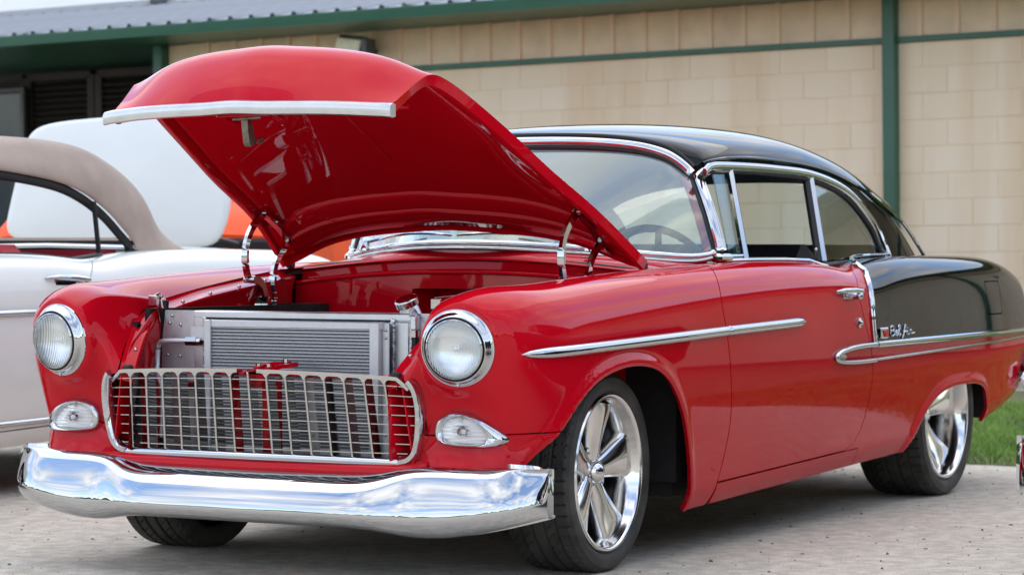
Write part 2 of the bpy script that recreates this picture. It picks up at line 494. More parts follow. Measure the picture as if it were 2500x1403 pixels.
class MB:
    """collects shapes into one mesh"""
    def __init__(s): s.V = []; s.F = []
    def add(s, V, F):
        b = len(s.V)
        s.V.extend([tuple(v) for v in V]); s.F.extend([tuple(int(i) + b for i in f) for f in F])
        return s
    def box(s, c, d, M=None, bev=0.0):
        x, y, z = [k / 2 for k in d]
        if bev > 0:
            b = min(bev, x * .9, y * .9, z * .9)
            V = []
            for sx in (-1, 1):
                for sy in (-1, 1):
                    for sz in (-1, 1):
                        V += [(sx * (x - b), sy * (y - b), sz * z), (sx * (x - b), sy * y, sz * (z - b)), (sx * x, sy * (y - b), sz * (z - b))]
            bm = bmesh.new()
            for v in V: bm.verts.new(v)
            r = bmesh.ops.convex_hull(bm, input=bm.verts)
            bm.verts.index_update()
            F = [[v.index for v in f.verts] for f in bm.faces]
            V = [tuple(v.co) for v in bm.verts]
            bm.free()
        else:
            V = [(sx * x, sy * y, sz * z) for sx in (-1, 1) for sy in (-1, 1) for sz in (-1, 1)]
            F = [(0, 1, 3, 2), (4, 6, 7, 5), (0, 4, 5, 1), (2, 3, 7, 6), (0, 2, 6, 4), (1, 5, 7, 3)]
        c = Vector(c)
        if M is None: V = [tuple(Vector(v) + c) for v in V]
        else: V = [tuple(M @ Vector(v) + c) for v in V]
        return s.add(V, F)
    def tube(s, P, r, n=10, cap=True, closed=False, flat=None):
        """round (or r=(a,b) elliptical / flat='rect') section swept along P"""
        P = [Vector(p) for p in P]
        N = len(P)
        V = []; F = []
        up = Vector((0, 0, 1))
        for i, p in enumerate(P):
            a = P[(i - 1) % N] if (closed or i > 0) else p
            b = P[(i + 1) % N] if (closed or i < N - 1) else p
            t = (b - a).normalized()
            u = up
            if abs(t.dot(u)) > 0.98: u = Vector((0, 1, 0))
            sx = t.cross(u).normalized(); sy = sx.cross(t).normalized()
            rr = r[i] if isinstance(r, (list, np.ndarray)) else r
            ra, rb = rr if isinstance(rr, tuple) else (rr, rr)
            if flat == 'rect':
                pts = [(-ra, -rb), (ra, -rb), (ra, rb), (-ra, rb)]
            else:
                pts = [(math.cos(2 * PI * k / n) * ra, math.sin(2 * PI * k / n) * rb) for k in range(n)]
            for x, y in pts: V.append(p + sx * x + sy * y)
        m_ = len(pts)
        F = grid_quads(N, m_, wrap_u=closed, wrap_v=True)
        F = [f[::-1] for f in F]
        if cap and not closed:
            F.append(tuple(range(m_))); F.append(tuple(range((N - 1) * m_, N * m_))[::-1])
        return s.add(V, F)
    def lathe(s, prof, n=32, M=None, c=(0, 0, 0), axis='Y'):
        """prof: (radius, along axis)"""
        V = []
        for k in range(n):
            a = 2 * PI * k / n
            for r, h in prof:
                if axis == 'Y': v = Vector((r * math.cos(a), h, r * math.sin(a)))
                elif axis == 'X': v = Vector((h, r * math.cos(a), r * math.sin(a)))
                else: v = Vector((r * math.cos(a), r * math.sin(a), h))
                if M is not None: v = M @ v
                V.append(v + Vector(c))
        return s.add(V, grid_quads(n, len(prof), wrap_u=True))
    def sphere(s, c, r, n=10, sc=(1, 1, 1)):
        prof = [(r * math.sin(PI * k / n), -r * math.cos(PI * k / n)) for k in range(n + 1)]
        V = []
        for k in range(n * 2):
            a = PI * k / n
            for q, h in prof: V.append((c[0] + q * math.cos(a) * sc[0], c[1] + q * math.sin(a) * sc[1], c[2] + h * sc[2]))
        return s.add(V, grid_quads(n * 2, n + 1, wrap_u=True))
    def prism(s, poly, off):
        """closed 3-D polygon extruded by off"""
        n = len(poly)
        V = [Vector(p) for p in poly] + [Vector(p) + Vector(off) for p in poly]
        F = [tuple(range(n))[::-1], tuple(range(n, 2 * n))] + [(i, (i + 1) % n, n + (i + 1) % n, n + i) for i in range(n)]
        return s.add(V, F)
    def build(s, name, material, parent=None, smooth=True, sharp=35, kind=None, label=None):
        return mesh(name, s.V, s.F, material, parent, smooth, kind, label, sharp if smooth else None)

def both(name, V, F, material, parent, **k):
    a = mesh(name, V, F, material, parent, **k)
    V2, F2 = mirror(V, F)
    b = mesh(name, V2, F2, material, parent, **k)
    return a, b

def poly_sd(px, pz, poly):
    """signed distance in a plane, positive outside the closed polygon"""
    P = np.asarray(poly, float); Q = np.roll(P, -1, 0)
    d2 = np.full(len(px), 1e9); inside = np.zeros(len(px), bool)
    for (ax, az), (bx, bz) in zip(P, Q):
        ex, ez = bx - ax, bz - az
        t = np.clip(((px - ax) * ex + (pz - az) * ez) / (ex * ex + ez * ez + 1e-12), 0, 1)
        d2 = np.minimum(d2, (px - ax - t * ex) ** 2 + (pz - az - t * ez) ** 2)
        c = ((az > pz) != (bz > pz)) & (px < (bx - ax) * (pz - az) / (bz - az + 1e-12) + ax)
        inside ^= c
    return np.where(inside, -1, 1) * np.sqrt(d2)

def near(V, ax, target):
    """interpolate the missing coordinate of a surface: V points, ax=(i,j) known axes, target (n,2)"""
    k = 3 - ax[0] - ax[1]
    A = V[:, ax]
    out = []
    for q in np.asarray(target, float):
        d = ((A - q) ** 2).sum(1)
        i = np.argpartition(d, 4)[:4]
        w = 1 / (d[i] + 1e-7)
        out.append((V[i, k] * w).sum() / w.sum())
    return np.array(out)

# ------------------------------------------------------------------ body surface shared by both fifties cars
XS = [.30, .12, -.15, -.45, -.75, -1.1, -1.5, -1.8, -1.95, -2.1, -2.3, -2.6, -3.0, -3.4, -3.7, -3.9, -3.98]
T_EDGE = [(.32, .612, .826), (.165, .626, .851), (-.02, .645, .872), (-.22, .665, .892), (-.518, .705, .920),
          (-.8, .725, .940), (-1.2, .735, .946), (-1.75, .735, .944), (-1.95, .735, .918), (-2.1, .735, .925), (-2.3, .70, .953),
          (-2.7, .68, .962), (-3.3, .66, .962), (-3.7, .65, .955), (-3.98, .62, .91)]
T_CROWN = [(.32, .735, .896), (0, .755, .914), (-.3, .768, .926), (-.55, .785, .934), (-1.2, .80, .950), (-1.7, .80, .948),
           (-1.88, .80, .935), (-1.98, .80, .918), (-2.1, .80, .928), (-2.3, .795, .955), (-2.7, .79, .970), (-3.3, .785, .970), (-3.7, .775, .962), (-3.88, .765, .945), (-3.98, .75, .915)]
def tab(T, x, k):
    T = sorted(T)
    return np.interp(x, [t[0] for t in T], [t[k] for t in T])
def zbot(x):
    if x > -2.9: return .150 + (-.44 - x) * .0300
    return np.interp(x, [-3.98, -3.43, -2.9], [.355, .268, .218])
def netA():
    net = []
    for x in XS:
        y0, z0 = tab(T_EDGE, x, 1), tab(T_EDGE, x, 2)
        y2, z2 = tab(T_CROWN, x, 1), tab(T_CROWN, x, 2)
        tail = np.interp(x, [-3.98, -3.6, -2.9], [.045, .014, 0])
        fr = np.interp(x, [-.6, .3], [0, .006])
        zb = zbot(x)
        y1, z1 = y0 * .6 + y2 * .4, z0 * .42 + z2 * .58
        dz = z2 - .934
        r = [(y0, z0), (y1, z1), (y2, z2 + .004), (.868 - fr * 3, .915 + dz), (.915 - fr * 2, .855 + dz * .8), (.934 - fr, .715), (.936 - fr, .56),
             (.922 - fr, zb + .22), (.903 - fr, zb + .085), (.900 - fr, zb + .045), (.868 - fr, zb)]
        net.append([(x, y - (tail if i > 2 else tail * .5), z) for i, (y, z) in enumerate(r)])
    return np.array(net)
NETA = netA()
NU_A, NV_A = 260, 110
SA = bsurf(NETA, NU_A, NV_A)
HC = np.array((.722, .708, .706))
HN = Vector((1, .16, -.10)).normalized()
HM = Vector((1, 0, 0)).rotation_difference(HN).to_matrix()
def ringpt(th, R=.112, h=0.0):
    v = HM @ Vector((h, R * math.cos(th), R * math.sin(th)))
    return HC + np.array(v)

KEYS = [  # angle, c1, c2, c3, c4, end
    (115, (.725, .655, .826), (.66, .64, .852), (.55, .63, .853), (.42, .62, .842), (.30, .612, .828)),
    (85, (.735, .72, .834), (.68, .725, .866), (.56, .728, .884), (.43, .73, .891), (.30, .735, .896)),
    (52, (.722, .79, .800), (.675, .808, .836), (.57, .825, .868), (.43, .835, .885), (.30, .835, .890)),
    (22, (.700, .826, .752), (.670, .858, .778), (.58, .885, .805), (.44, .898, .828), (.30, .900, .84)),
    (-5, (.692, .826, .690), (.662, .868, .688), (.58, .908, .690), (.44, .922, .695), (.30, .925, .70)),
    (-35, (.694, .806, .622), (.655, .85, .592), (.57, .902, .566), (.44, .922, .555), (.30, .928, .55)),
    (-55, (.692, .785, .592), (.655, .815, .542), (.595, .870, .46), (.45, .908, .40), (.30, .915, .385)),
    (-66, (.690, .765, .584), (.652, .785, .520), (.625, .825, .43), (.555, .868, .345), (.42, .897, .30)),
    (-79, (.690, .742, .578), (.654, .752, .528), (.652, .775, .44), (.655, .806, .36), (.62, .86, .30)),
    (-92, (.690, .705, .576), (.654, .705, .528), (.652, .700, .45), (.660, .705, .375), (.70, .73, .31)),
    (-108, (.690, .668, .580), (.656, .655, .532), (.652, .640, .46), (.660, .632, .385), (.695, .625, .33)),
    (-126, (.694, .630, .592), (.662, .615, .548), (.654, .600, .48), (.655, .578, .41), (.662, .540, .362)),
    (-146, (.700, .603, .614), (.674, .592, .578), (.664, .588, .54), (.662, .582, .50), (.664, .576, .455)),
    (-166, (.708, .588, .652), (.690, .576, .628), (.683, .567, .610), (.683, .560, .597), (.686, .552, .585)),
    (-186, (.714, .583, .700), (.694, .566, .678), (.690, .546, .652), (.693, .528, .630), (.695, .512, .614)),
    (-206, (.718, .592, .757), (.692, .577, .747), (.665, .558, .728), (.645, .543, .711), (.628, .530, .694)),
    (-226, (.722, .615, .803), (.685, .605, .817), (.62, .597, .813), (.54, .588, .803), (.47, .580, .793)),
]
def nose_patch():
    S = SA[0]                       # section at x=.30, top to bottom
    T = SA[0] - SA[1]
    T = T / np.abs(T[:, :1])
    nk = len(KEYS)
    ang = [k[0] for k in KEYS] + [KEYS[0][0] - 360]
    ctl = [np.array(k[1:]) for k in KEYS]
    idx = []
    for k in KEYS[:7]:
        e = np.array(k[5]); d = ((S - e) ** 2).sum(1); idx.append(int(d.argmin()))
    idx[0] = 0
    rays = []
    for j in range(0, idx[6] + 1):
        rays.append((float(np.interp(j, idx, range(7))), j))
    for s in np.linspace(6, nk, (nk - 6) * 11 + 1)[1:-1]:
        rays.append((float(s), None))
    def cr(i, f, arr):
        p = [arr[(i + q) % nk] for q in (-1, 0, 1, 2)]
        return 0.5 * (2 * p[1] + (p[2] - p[0]) * f + (2 * p[0] - 5 * p[1] + 4 * p[2] - p[3]) * f * f + (3 * p[1] - p[0] - 3 * p[2] + p[3]) * f ** 3)
    NV = 44
    Bm = basis(7, np.linspace(0, 1, NV))
    rows = []
    for s, j in rays:
        i = min(int(s), nk - 1); f = s - i
        c = cr(i, f, ctl)
        a = math.radians(ang[i] * (1 - f) + ang[i + 1] * f)
        r0 = ringpt(a); r1 = ringpt(a, .1235, -.004)
        P = [r0, r1, c[0], c[1], c[2], c[3], c[4]]
        if j is not None:
            P[6] = S[j]; P[5] = S[j] + T[j] * .13
        rows.append(Bm @ np.array(P))
    return np.array(rows)
SB = nose_patch()

ARCH_F = crom([(.70, .12), (.60, .345), (.483, .455), (.393, .540), (.286, .596), (.15, .627), (.009, .634), (-.122, .616),
               (-.226, .566), (-.318, .472), (-.38, .362), (-.428, .241), (-.450, .10)], 90)
ARCH_R = crom([(-2.42, .05), (-2.475, .215), (-2.60, .345), (-2.72, .410), (-2.86, .440), (-3.05, .449), (-3.23, .443), (-3.345, .415), (-3.41, .35), (-3.435, .28), (-3.45, .10)], 80)

def weld(Vs, Fs):
    V = np.vstack(Vs); off = 0; FF = []
    for v, f in zip(Vs, Fs):
        FF.append(f + off); off += len(v)
    F = np.vstack(FF)
    key = np.round(V, 5)
    _, first, inv = np.unique(key, axis=0, return_index=True, return_inverse=True)
    inv = inv.reshape(-1)
    V = V[first]; F = inv[F]
    F = F[(F[:, 0] != F[:, 1]) & (F[:, 1] != F[:, 2]) & (F[:, 0] != F[:, 2])]
    return V, F

VA = SA.reshape(-1, 3); FA = grid_tris(NU_A, NV_A)
VB = SB.reshape(-1, 3); FB = grid_tris(SB.shape[0], SB.shape[1], wrap_u=True)[:, ::-1]
V0, F0 = weld([VA, VB], [FA, FB])
if vnormals(V0, F0)[np.argmin(((V0 - np.array((-1, .93, .6))) ** 2).sum(1))][1] < 0: F0 = F0[:, ::-1]
# flared lips round the wheel openings
side = V0[:, 1] > .80
for AP in (ARCH_F, ARCH_R):
    d = poly_sd(V0[:, 0], V0[:, 2], AP)
    V0[:, 1] += np.where(side, .013 * np.exp(-((d - .012) / .020) ** 2), 0)
N0 = vnormals(V0, F0)
SIDE = V0[(V0[:, 1] > .80)]
def ys(x, z): return float(near(SIDE, (0, 2), [(x, z)])[0])
FRONT = V0[(V0[:, 0] > .5)]
def xf(y, z): return float(near(FRONT, (1, 2), [(y, z)])[0])

GAP_F = [(.97, -.84), (.94, -.78), (.905, -.705), (.86, -.668), (.80, -.655), (.72, -.667), (.60, -.690), (.46, -.710), (.35, -.698), (.232, -.660), (.10, -.62)]
GAP_R = [(1.0, -2.08), (.93, -2.03), (.89, -1.955), (.83, -1.895), (.745, -1.912), (.66, -1.955), (.55, -1.995), (.46, -1.985), (.38, -1.96), (.33, -1.93), (.295, -1.89), (.275, -1.85), (.262, -1.80), (.20, -1.7), (.1, -1.6)]
TRIM = [(.96, -2.15), (.92, -2.115), (.885, -2.05), (.84, -2.020), (.78, -2.003), (.70, -2.003), (.63, -2.012), (.55, -2.03)]
def curve_x(T, z):
    T = sorted(T)
    zz_ = [t[0] for t in T]
    c = crom([(t[1], t[0]) for t in T], 120)
    o = np.argsort(c[:, 1])
    return np.interp(z, c[o, 1], c[o, 0])
def sill(x): return .214 - .027 * x - .004
def split_body(parent, low, up, upper_black):
    g = .0032
    V, F = V0, F0
    for AP in (ARCH_F, ARCH_R):
        V, F = clip(V, F, poly_sd(V[:, 0], V[:, 2], AP))
    cf = curve_x(GAP_F, V[:, 2]); 
    def put(name, V, F, material, off=None, label=None):
        N = vnormals(V, F)
        V2, F2 = flange(V, F, -N * .016 if off is None else off)
        return both(name, V2, F2, material, parent)
    # front fender and its lower extension
    Vf, Ff = clip(V, F, V[:, 0] - curve_x(GAP_F, V[:, 2]) - g)
    line = .449 + .012 * np.clip((Vf[:, 1] - .6) / .33, 0, 1)
    ext = np.where(Vf[:, 0] > .38, Vf[:, 2] - line, .5)
    a = clip(Vf, Ff, ext - .0022)
    b = clip(Vf, Ff, np.where(Vf[:, 0] > .38, line - Vf[:, 2], -.5) - .0022)
    put('front_fender', *a, low)
    put('fender_extension', *b, low)
    # door
    Vd, Fd = clip(V, F, curve_x(GAP_F, V[:, 2]) - g - V[:, 0])
    Vd, Fd = clip(Vd, Fd, Vd[:, 0] - curve_x(GAP_R, Vd[:, 2]) - g)
    dd = Vd, Fd
    Vd, Fd = clip(Vd, Fd, Vd[:, 2] - sill(Vd[:, 0]) - g)
    doors = put('door', Vd, Fd, low)
    # rocker under the door
    Vr, Fr = clip(V, F, sill(V[:, 0]) - V[:, 2] - g)
    Vr, Fr = clip(Vr, Fr, -.662 - Vr[:, 0]); Vr, Fr = clip(Vr, Fr, Vr[:, 0] + 1.93)
    put('rocker_panel', Vr, Fr, low)
    # quarter panel
    Vq, Fq = clip(V, F, curve_x(GAP_R, V[:, 2]) - g - V[:, 0])
    Vq, Fq = clip(Vq, Fq, np.maximum(Vq[:, 2] - sill(Vq[:, 0]), -1.934 - Vq[:, 0]))
    if upper_black:
        blk = np.minimum(curve_x(TRIM, Vq[:, 2]) - Vq[:, 0], Vq[:, 2] - (.632 + (-2 - Vq[:, 0]) * .002))
        # gap for the fuel door
        fx0, fx1, fz0, fz1 = -3.565, -3.36, .722, .862
        Vu, Fu = clip(Vq, Fq, blk)
        dd = np.maximum(np.maximum(fx0 - Vu[:, 0], Vu[:, 0] - fx1), np.maximum(fz0 - Vu[:, 2], Vu[:, 2] - fz1))
        Vo, Fo = clip(Vu, Fu, dd)
        put('upper_quarter_panel', Vo, Fo, up)
        Vi, Fi = clip(Vu, Fu, -dd - .005)
        put('fuel_door', Vi, Fi, up)
        for s_ in (1, -1): MB().box((-3.4625, s_ * (ys(-3.46, .79) - .022), .792), (.24, .004, .18)).build('gap_shade_plate', DARK, parent, smooth=False)  # dark plate added behind the fuel door so its gap reads as shade
        Vl, Fl = clip(Vq, Fq, -blk)
        put('lower_quarter_panel', Vl, Fl, low)
    else:
        put('quarter_panel', Vq, Fq, low)
    return doors

# ------------------------------------------------------------------ the red and black hardtop
car = empty('hardtop_coupe', (0, 0, 0), 0, 'glossy red fifties coupe with black roof, its hood raised to show the radiator', 'car')
doors = split_body(car, RED, BLACK, True)

def sweep_on_side(pts, w, h, n=60, lift=0.0, taper=(0, 0)):
    """half-round strip laid on the flank: pts in (x,z); w half height, h how proud it stands"""
    P = bcurve(pts, n) if len(pts) > 3 else np.array([[np.interp(t, [0, 1], [pts[0][k], pts[-1][k]]) for k in (0, 1)] for t in np.linspace(0, 1, n)])
    V = []; prof = [(-1, -.15), (-1, .35), (-.75, .75), (-.3, .98), (0.1, 1), (.55, .85), (.9, .5), (1, .2), (1, -.15)]
    Y = near(SIDE, (0, 2), P)
    for i, (x, z) in enumerate(P):
        t = i / (n - 1)
        k = 1.0
        if taper[0] and t < taper[0]: k = math.sqrt(max(0, 1 - (1 - t / taper[0]) ** 2))
        if taper[1] and t > 1 - taper[1]: k = math.sqrt(max(0, 1 - (1 - (1 - t) / taper[1]) ** 2))
        k = max(k, .04)
        for a, b in prof: V.append((x, Y[i] + lift + b * h * (k if b > 0 else 1), z + a * w * k))
    F = grid_quads(n, len(prof))
    F.append(tuple(range(len(prof)))[::-1]); F.append(tuple(range((n - 1) * len(prof), n * len(prof))))
    return np.array(V), F

def both_list(name, V, F, material, parent, sharp=40):
    a = mesh(name, V, F, material, parent, sharp=sharp)
    V2 = np.array(V) * np.array([1, -1, 1])
    b = mesh(name, V2, [tuple(f)[::-1] for f in F], material, parent, sharp=sharp)
    return a, b

# side spears
V, F = sweep_on_side([(.645, .688), (.06, .704), (-.655, .723)], .0165, .018, 60, 0, (.10, 0))
both_list('fender_spear', V, F, CHROME, car)
V, F = sweep_on_side([(-.668, .7235), (-1.0, .732), (-1.35, .739)], .0165, .018, 50, 0, (.02, .16))
both_list('door_spear', V, F, CHROME, car)
V, F = sweep_on_side([(-2.02, .640), (-2.9, .643), (-3.95, .646)], .0135, .016, 60)
both_list('upper_quarter_moulding', V, F, CHROME, car)
V, F = sweep_on_side([(-2.02, .584), (-2.9, .600), (-3.93, .620)], .0060, .010, 60)
both_list('lower_quarter_moulding', V, F, CHROME, car)
# bullet at the front end of the two mouldings (a loop closed at its nose)
bp = [(-2.008, .640), (-1.86, .640), (-1.72, .632), (-1.63, .618), (-1.602, .603), (-1.63, .590), (-1.72, .582), (-1.86, .580), (-2.008, .582)]
C_ = bcurve(bp, 70)
Yc = near(SIDE, (0, 2), C_)
mb = MB()
mb.tube([(x, y + .006, z) for (x, z), y in zip(C_, Yc)], [((.011, .010) if z > .604 else (.007, .008)) for x, z in C_], 10)
tip = [(x, y) for x, y in [(-1.60, .603), (-1.64, .611), (-1.68, .614), (-1.70, .604), (-1.68, .595), (-1.64, .594)]]
mb.prism([(x, ys(x, z) - .004, z) for x, z in tip], (0, .016, 0))
both_list('bullet_moulding', np.array(mb.V), mb.F, CHROME, car)
mb = MB()
pl = [(-2.0, .630), (-1.85, .630), (-1.73, .622), (-1.69, .606), (-1.74, .592), (-1.86, .588), (-2.0, .590)]
# upright trim between door and quarter
P = crom([(x, z) for z, x in TRIM[::-1][1:]], 40)
Yp = near(SIDE, (0, 2), P)
Yp[-1] -= .01
Pn = []
for (x, z), y in zip(P, Yp): Pn.append((x, y, z))
top = [(-2.19, .775, .948), (-2.25, .745, .962)]
V = []
pth = [Vector(p) for p in Pn[:-4]]
c_in = bcurve([Pn[-5], (-2.10, .862, .906), (-2.12, .82, .930), (-2.16, .78, .948), (-2.24, .74, .960), (-2.40, .735, .967), (-2.68, .735, .968)], 24)
pth += [Vector(p) for p in c_in[1:]]
mb = MB()
for k_, (o_, r_) in enumerate([(-.011, .0062), (.011, .0062)]):
    mb.tube([p + Vector((o_ if i < len(Pn) else o_ * max(0, 1 - (i - len(Pn)) / 16), .004, .004 if i > len(Pn) else 0)) for i, p in enumerate(pth)], r_, 8)
mb.tube([p + Vector((0, .0, 0)) for p in pth[:len(Pn) - 2]], (.012, .005), 8)
both_list('belt_dip_moulding', np.array(mb.V), mb.F, CHROME, car)

# sill mouldings along the top of the doors
mb = MB()
mb.tube([(-1.06, .742, .951), (-1.3, .748, .954), (-1.6, .748, .954), (-1.80, .748, .951), (-1.92, .747, .935), (-1.99, .746, .928)], (.014, .008), 8)
both_list('door_sill_moulding', np.array(mb.V), mb.F, CHROME, car)
mb = MB(); mb.tube([(-1.92, .735, .955), (-1.92, .735, .985)], .005, 8); mb.sphere((-1.92, .735, .99), .007)
both_list('lock_knob', np.array(mb.V), mb.F, CHROME, car)

# door handles and lock buttons
for sgn, d in ((1, doors[0]), (-1, doors[1])):
    mb = MB()
    y0 = ys(-1.80, .83)
    mb.tube([(-1.66, sgn * (y0 + .006), .838), (-1.70, sgn * (y0 + .022), .842), (-1.78, sgn * (y0 + .032), .842), (-1.86, sgn * (y0 + .030), .838)], [(.004, .004), (.008, .009), (.009, .010), (.007, .008)], 10)
    mb.tube([(-1.83, sgn * (y0 - .005), .822), (-1.83, sgn * (y0 + .026), .822)], .013, 12)
    mb.sphere((-1.83, sgn * (y0 + .028), .822), .015, 7)
    mb.tube([(-1.72, sgn * (y0 - .005), .834), (-1.72, sgn * (y0 + .024), .838)], .008, 8)
    mb.box((-1.79, sgn * (y0 + .003), .826), (.13, .008, .030), bev=.003)
    mb.build('door_handle', CHROME, d)
    mb = MB()
    yl = ys(-1.855, .723)
    mb.lathe([(.0, .016), (.006, .016), (.010, .010), (.019, .006), (.019, -.006)], 18, M=None if sgn > 0 else Matrix.Scale(-1, 4, (0, 1, 0)).to_3x3(), c=(-1.855, sgn * yl, .723))
    mb.build('door_lock', CHROME, d)

# script and crest on the quarter panel
def letters(txt_paths, x0, z0, sx, sz, r):
    mb = MB()
    for path in txt_paths:
        pts = crom(path, max(6, len(path) * 5))
        P = []
        for u, v in pts:
            x = x0 - u * sx; z = z0 + v * sz
            P.append((x, ys(x, z) + .004, z))
        mb.tube(P, r, 6)
    return mb
SCRIPT = [
    [(.05, 0), (.12, .95)], [(.0, .80), (.16, 1.02), (.34, .92), (.32, .60), (.14, .52)], [(.14, .52), (.36, .45), (.40, .15), (.22, -.02), (.04, .06)],      # B
    [(.48, .22), (.66, .32), (.64, .50), (.54, .46), (.50, .14), (.62, 0), (.74, .12)],                                                                      # e
    [(.74, .12), (.90, .70), (.94, 1.0), (.86, .98), (.82, .30), (.88, .02), (1.0, .12)],                                                                    # l
    [(1.10, -.25), (1.18, -.30), (1.30, .10), (1.46, .95), (1.54, .98), (1.56, .50), (1.58, 0)], [(1.24, .32), (1.62, .36)],                                    # A
    [(1.70, .48), (1.70, .10), (1.80, .02), (1.86, .12)], [(1.72, .68), (1.73, .72)],                                                                        # i
    [(1.88, .46), (1.92, .05)], [(1.91, .30), (2.0, .48), (2.10, .42), (2.10, .12), (2.4, .14)],                                                               # r
]
mb = letters(SCRIPT, -2.165, .668, .108, .036, .0034)
sc_ = mb.build('script_badge', CHROME, car)
V2, F2 = np.array(mb.V), mb.F
mb = MB()
cx, cz = -2.095, .680
mb.box((cx, ys(cx, cz) + .004, cz), (.085, .008, .040), bev=.003)
crest = mb.build('crest_badge', CHROME, car)
mb = MB()
mb.prism([(cx + .02, ys(cx, cz) + .008, cz + .010), (cx - .036, ys(cx, cz) + .008, cz + .012), (cx - .036, ys(cx, cz) + .008, cz - .014), (cx - .002, ys(cx, cz) + .008, cz - .016)], (0, .003, 0))
mb.build('crest_enamel', RED, crest)

# ------------------------------------------------------------------ headlights, parking lights
def headlight(sgn, parent):
    S_ = Matrix.Diagonal((1, sgn, 1))
    M3 = S_ @ HM
    c = (HC[0], sgn * HC[1], HC[2])
    def tr(mb):
        if sgn < 0: mb.F = [tuple(f)[::-1] for f in mb.F]
        return mb
    mb = MB().lathe([(.1125, -.03), (.1125, .000), (.1115, .0035), (.109, .004), (.100, .018), (.0945, .030), (.0925, .031), (.0905, .029), (.0895, .018), (.088, -.02)], 72, M=M3, c=c, axis='X')
    # the rim is deeper at the brow
    bez = tr(mb).build('headlight', CHROME, parent, sharp=50)
    mb = MB().lathe([(.0905, .012), (.0885, .0295), (.0865, .0325), (.0862, .015)], 64, M=M3, c=c, axis='X')
    tr(mb).build('seal_ring', RUBBER, bez)
    mb = MB().lathe([(.0865, .027), (.0865, .034), (.083, .0365), (.081, .033)], 64, M=M3, c=c, axis='X')
    tr(mb).build('retaining_ring', STAIN, bez)
    prof = [(.0835, .030)] + [(.0835 * math.cos(a), .033 + .020 * math.sin(a)) for a in np.linspace(0.05, PI / 2, 12)]
    mb = MB().lathe(prof, 64, M=M3, c=c, axis='X')
    V = list(mb.V)
    mb2 = MB().lathe([(r * .985, h - .004) for r, h in prof][::-1], 64, M=M3, c=c, axis='X')
    mb.add(mb2.V, mb2.F)
    tr(mb).build('lens', LENS, bez, sharp=None)
    mb = MB().lathe([(.0825, .030)] + [(.0825 * math.cos(a), .028 - .045 * math.sin(a)) for a in np.linspace(0.0, PI / 2, 12)], 48, M=M3, c=c, axis='X')
    tr(mb).build('reflector', BULBWHITE, bez, sharp=None)
    mb = MB()
    q = M3 @ Vector((.01, 0, 0))
    mb.sphere((c[0] + q[0], c[1] + q[1], c[2] + q[2]), .012)
    mb.build('bulb', BULBWHITE, bez)
    # clip screw under the rim
    q = M3 @ Vector((.012, 0, -.106))
    mb = MB().sphere((c[0] + q[0], c[1] + q[1], c[2] + q[2]), .006, 6)
    mb.build('rim_screw', STAIN, bez)
for s in (1, -1): headlight(s, car)

PK = [(.604, .452), (.606, .480), (.622, .502), (.655, .517), (.695, .519), (.735, .509), (.775, .488), (.806, .462), (.822, .440), (.806, .428), (.765, .420), (.70, .418), (.64, .423), (.612, .434)]
def park_light(sgn, parent):
    c = bcurve(PK, 72, closed=True)
    # pull the outline back out to the control polygon
    cen = c.mean(0)
    c = cen + (c - cen) * 1.04
    def layer(k, lift, dz=0):
        P = []
        for y, z in c:
            yy, z2 = cen[0] + (y - cen[0]) * (k if y < cen[0] else k * (1 - (1 - k) * .9)), cen[1] + (z - cen[1]) * k + dz
            P.append((xf(yy, z2) + lift, sgn * yy, z2))
        return P
    L = [layer(1.0, -.012), layer(1.0, .012), layer(.965, .020), layer(.88, .025), layer(.79, .021), layer(.75, .011), layer(.74, -.006)]
    V = [p for l in L for p in l]
    F = grid_quads(len(L), len(c), wrap_v=True)
    if sgn > 0: F = [f[::-1] for f in F]
    bez = mesh('parking_light', V, F, CHROME, parent, sharp=60)
    l0 = layer(.76, .011); l1 = layer(.52, .017); l2 = layer(.25, .020)
    cz = (xf(*cen) + .020, sgn * cen[0], cen[1])
    V = l0 + l1 + l2 + [cz]
    n = len(c)
    F = grid_quads(3, n, wrap_v=True) + [(2 * n + i, 2 * n + (i + 1) % n, 3 * n) for i in range(n)]
    if sgn > 0: F = [f[::-1] for f in F]
    mesh('lens', V, F, LENS2, bez)
    l0 = layer(.80, -.002); V = l0 + [(xf(*cen) - .03, sgn * cen[0], cen[1])]
    F = [(i, (i + 1) % n, n) for i in range(n)]
    if sgn > 0: F = [f[::-1] for f in F]
    mesh('reflector', V, F, ALUW, bez)
    mb = MB(); mb.sphere((xf(cen[0] + .02, cen[1]) - .004, sgn * (cen[0] + .02), cen[1] + .006), .013, 8, (1, 1.5, 1))
    mb.build('bulb', BULBAMBER, bez)
    mb = MB()
    for y, z in ((.690, .500), (.620, .444), (.790, .437)):
        mb.sphere((xf(y, z) + .019, sgn * y, z), .0045, 6)
    mb.build('lens_screw', STAIN, bez, kind='stuff')
for s in (1, -1): park_light(s, car)

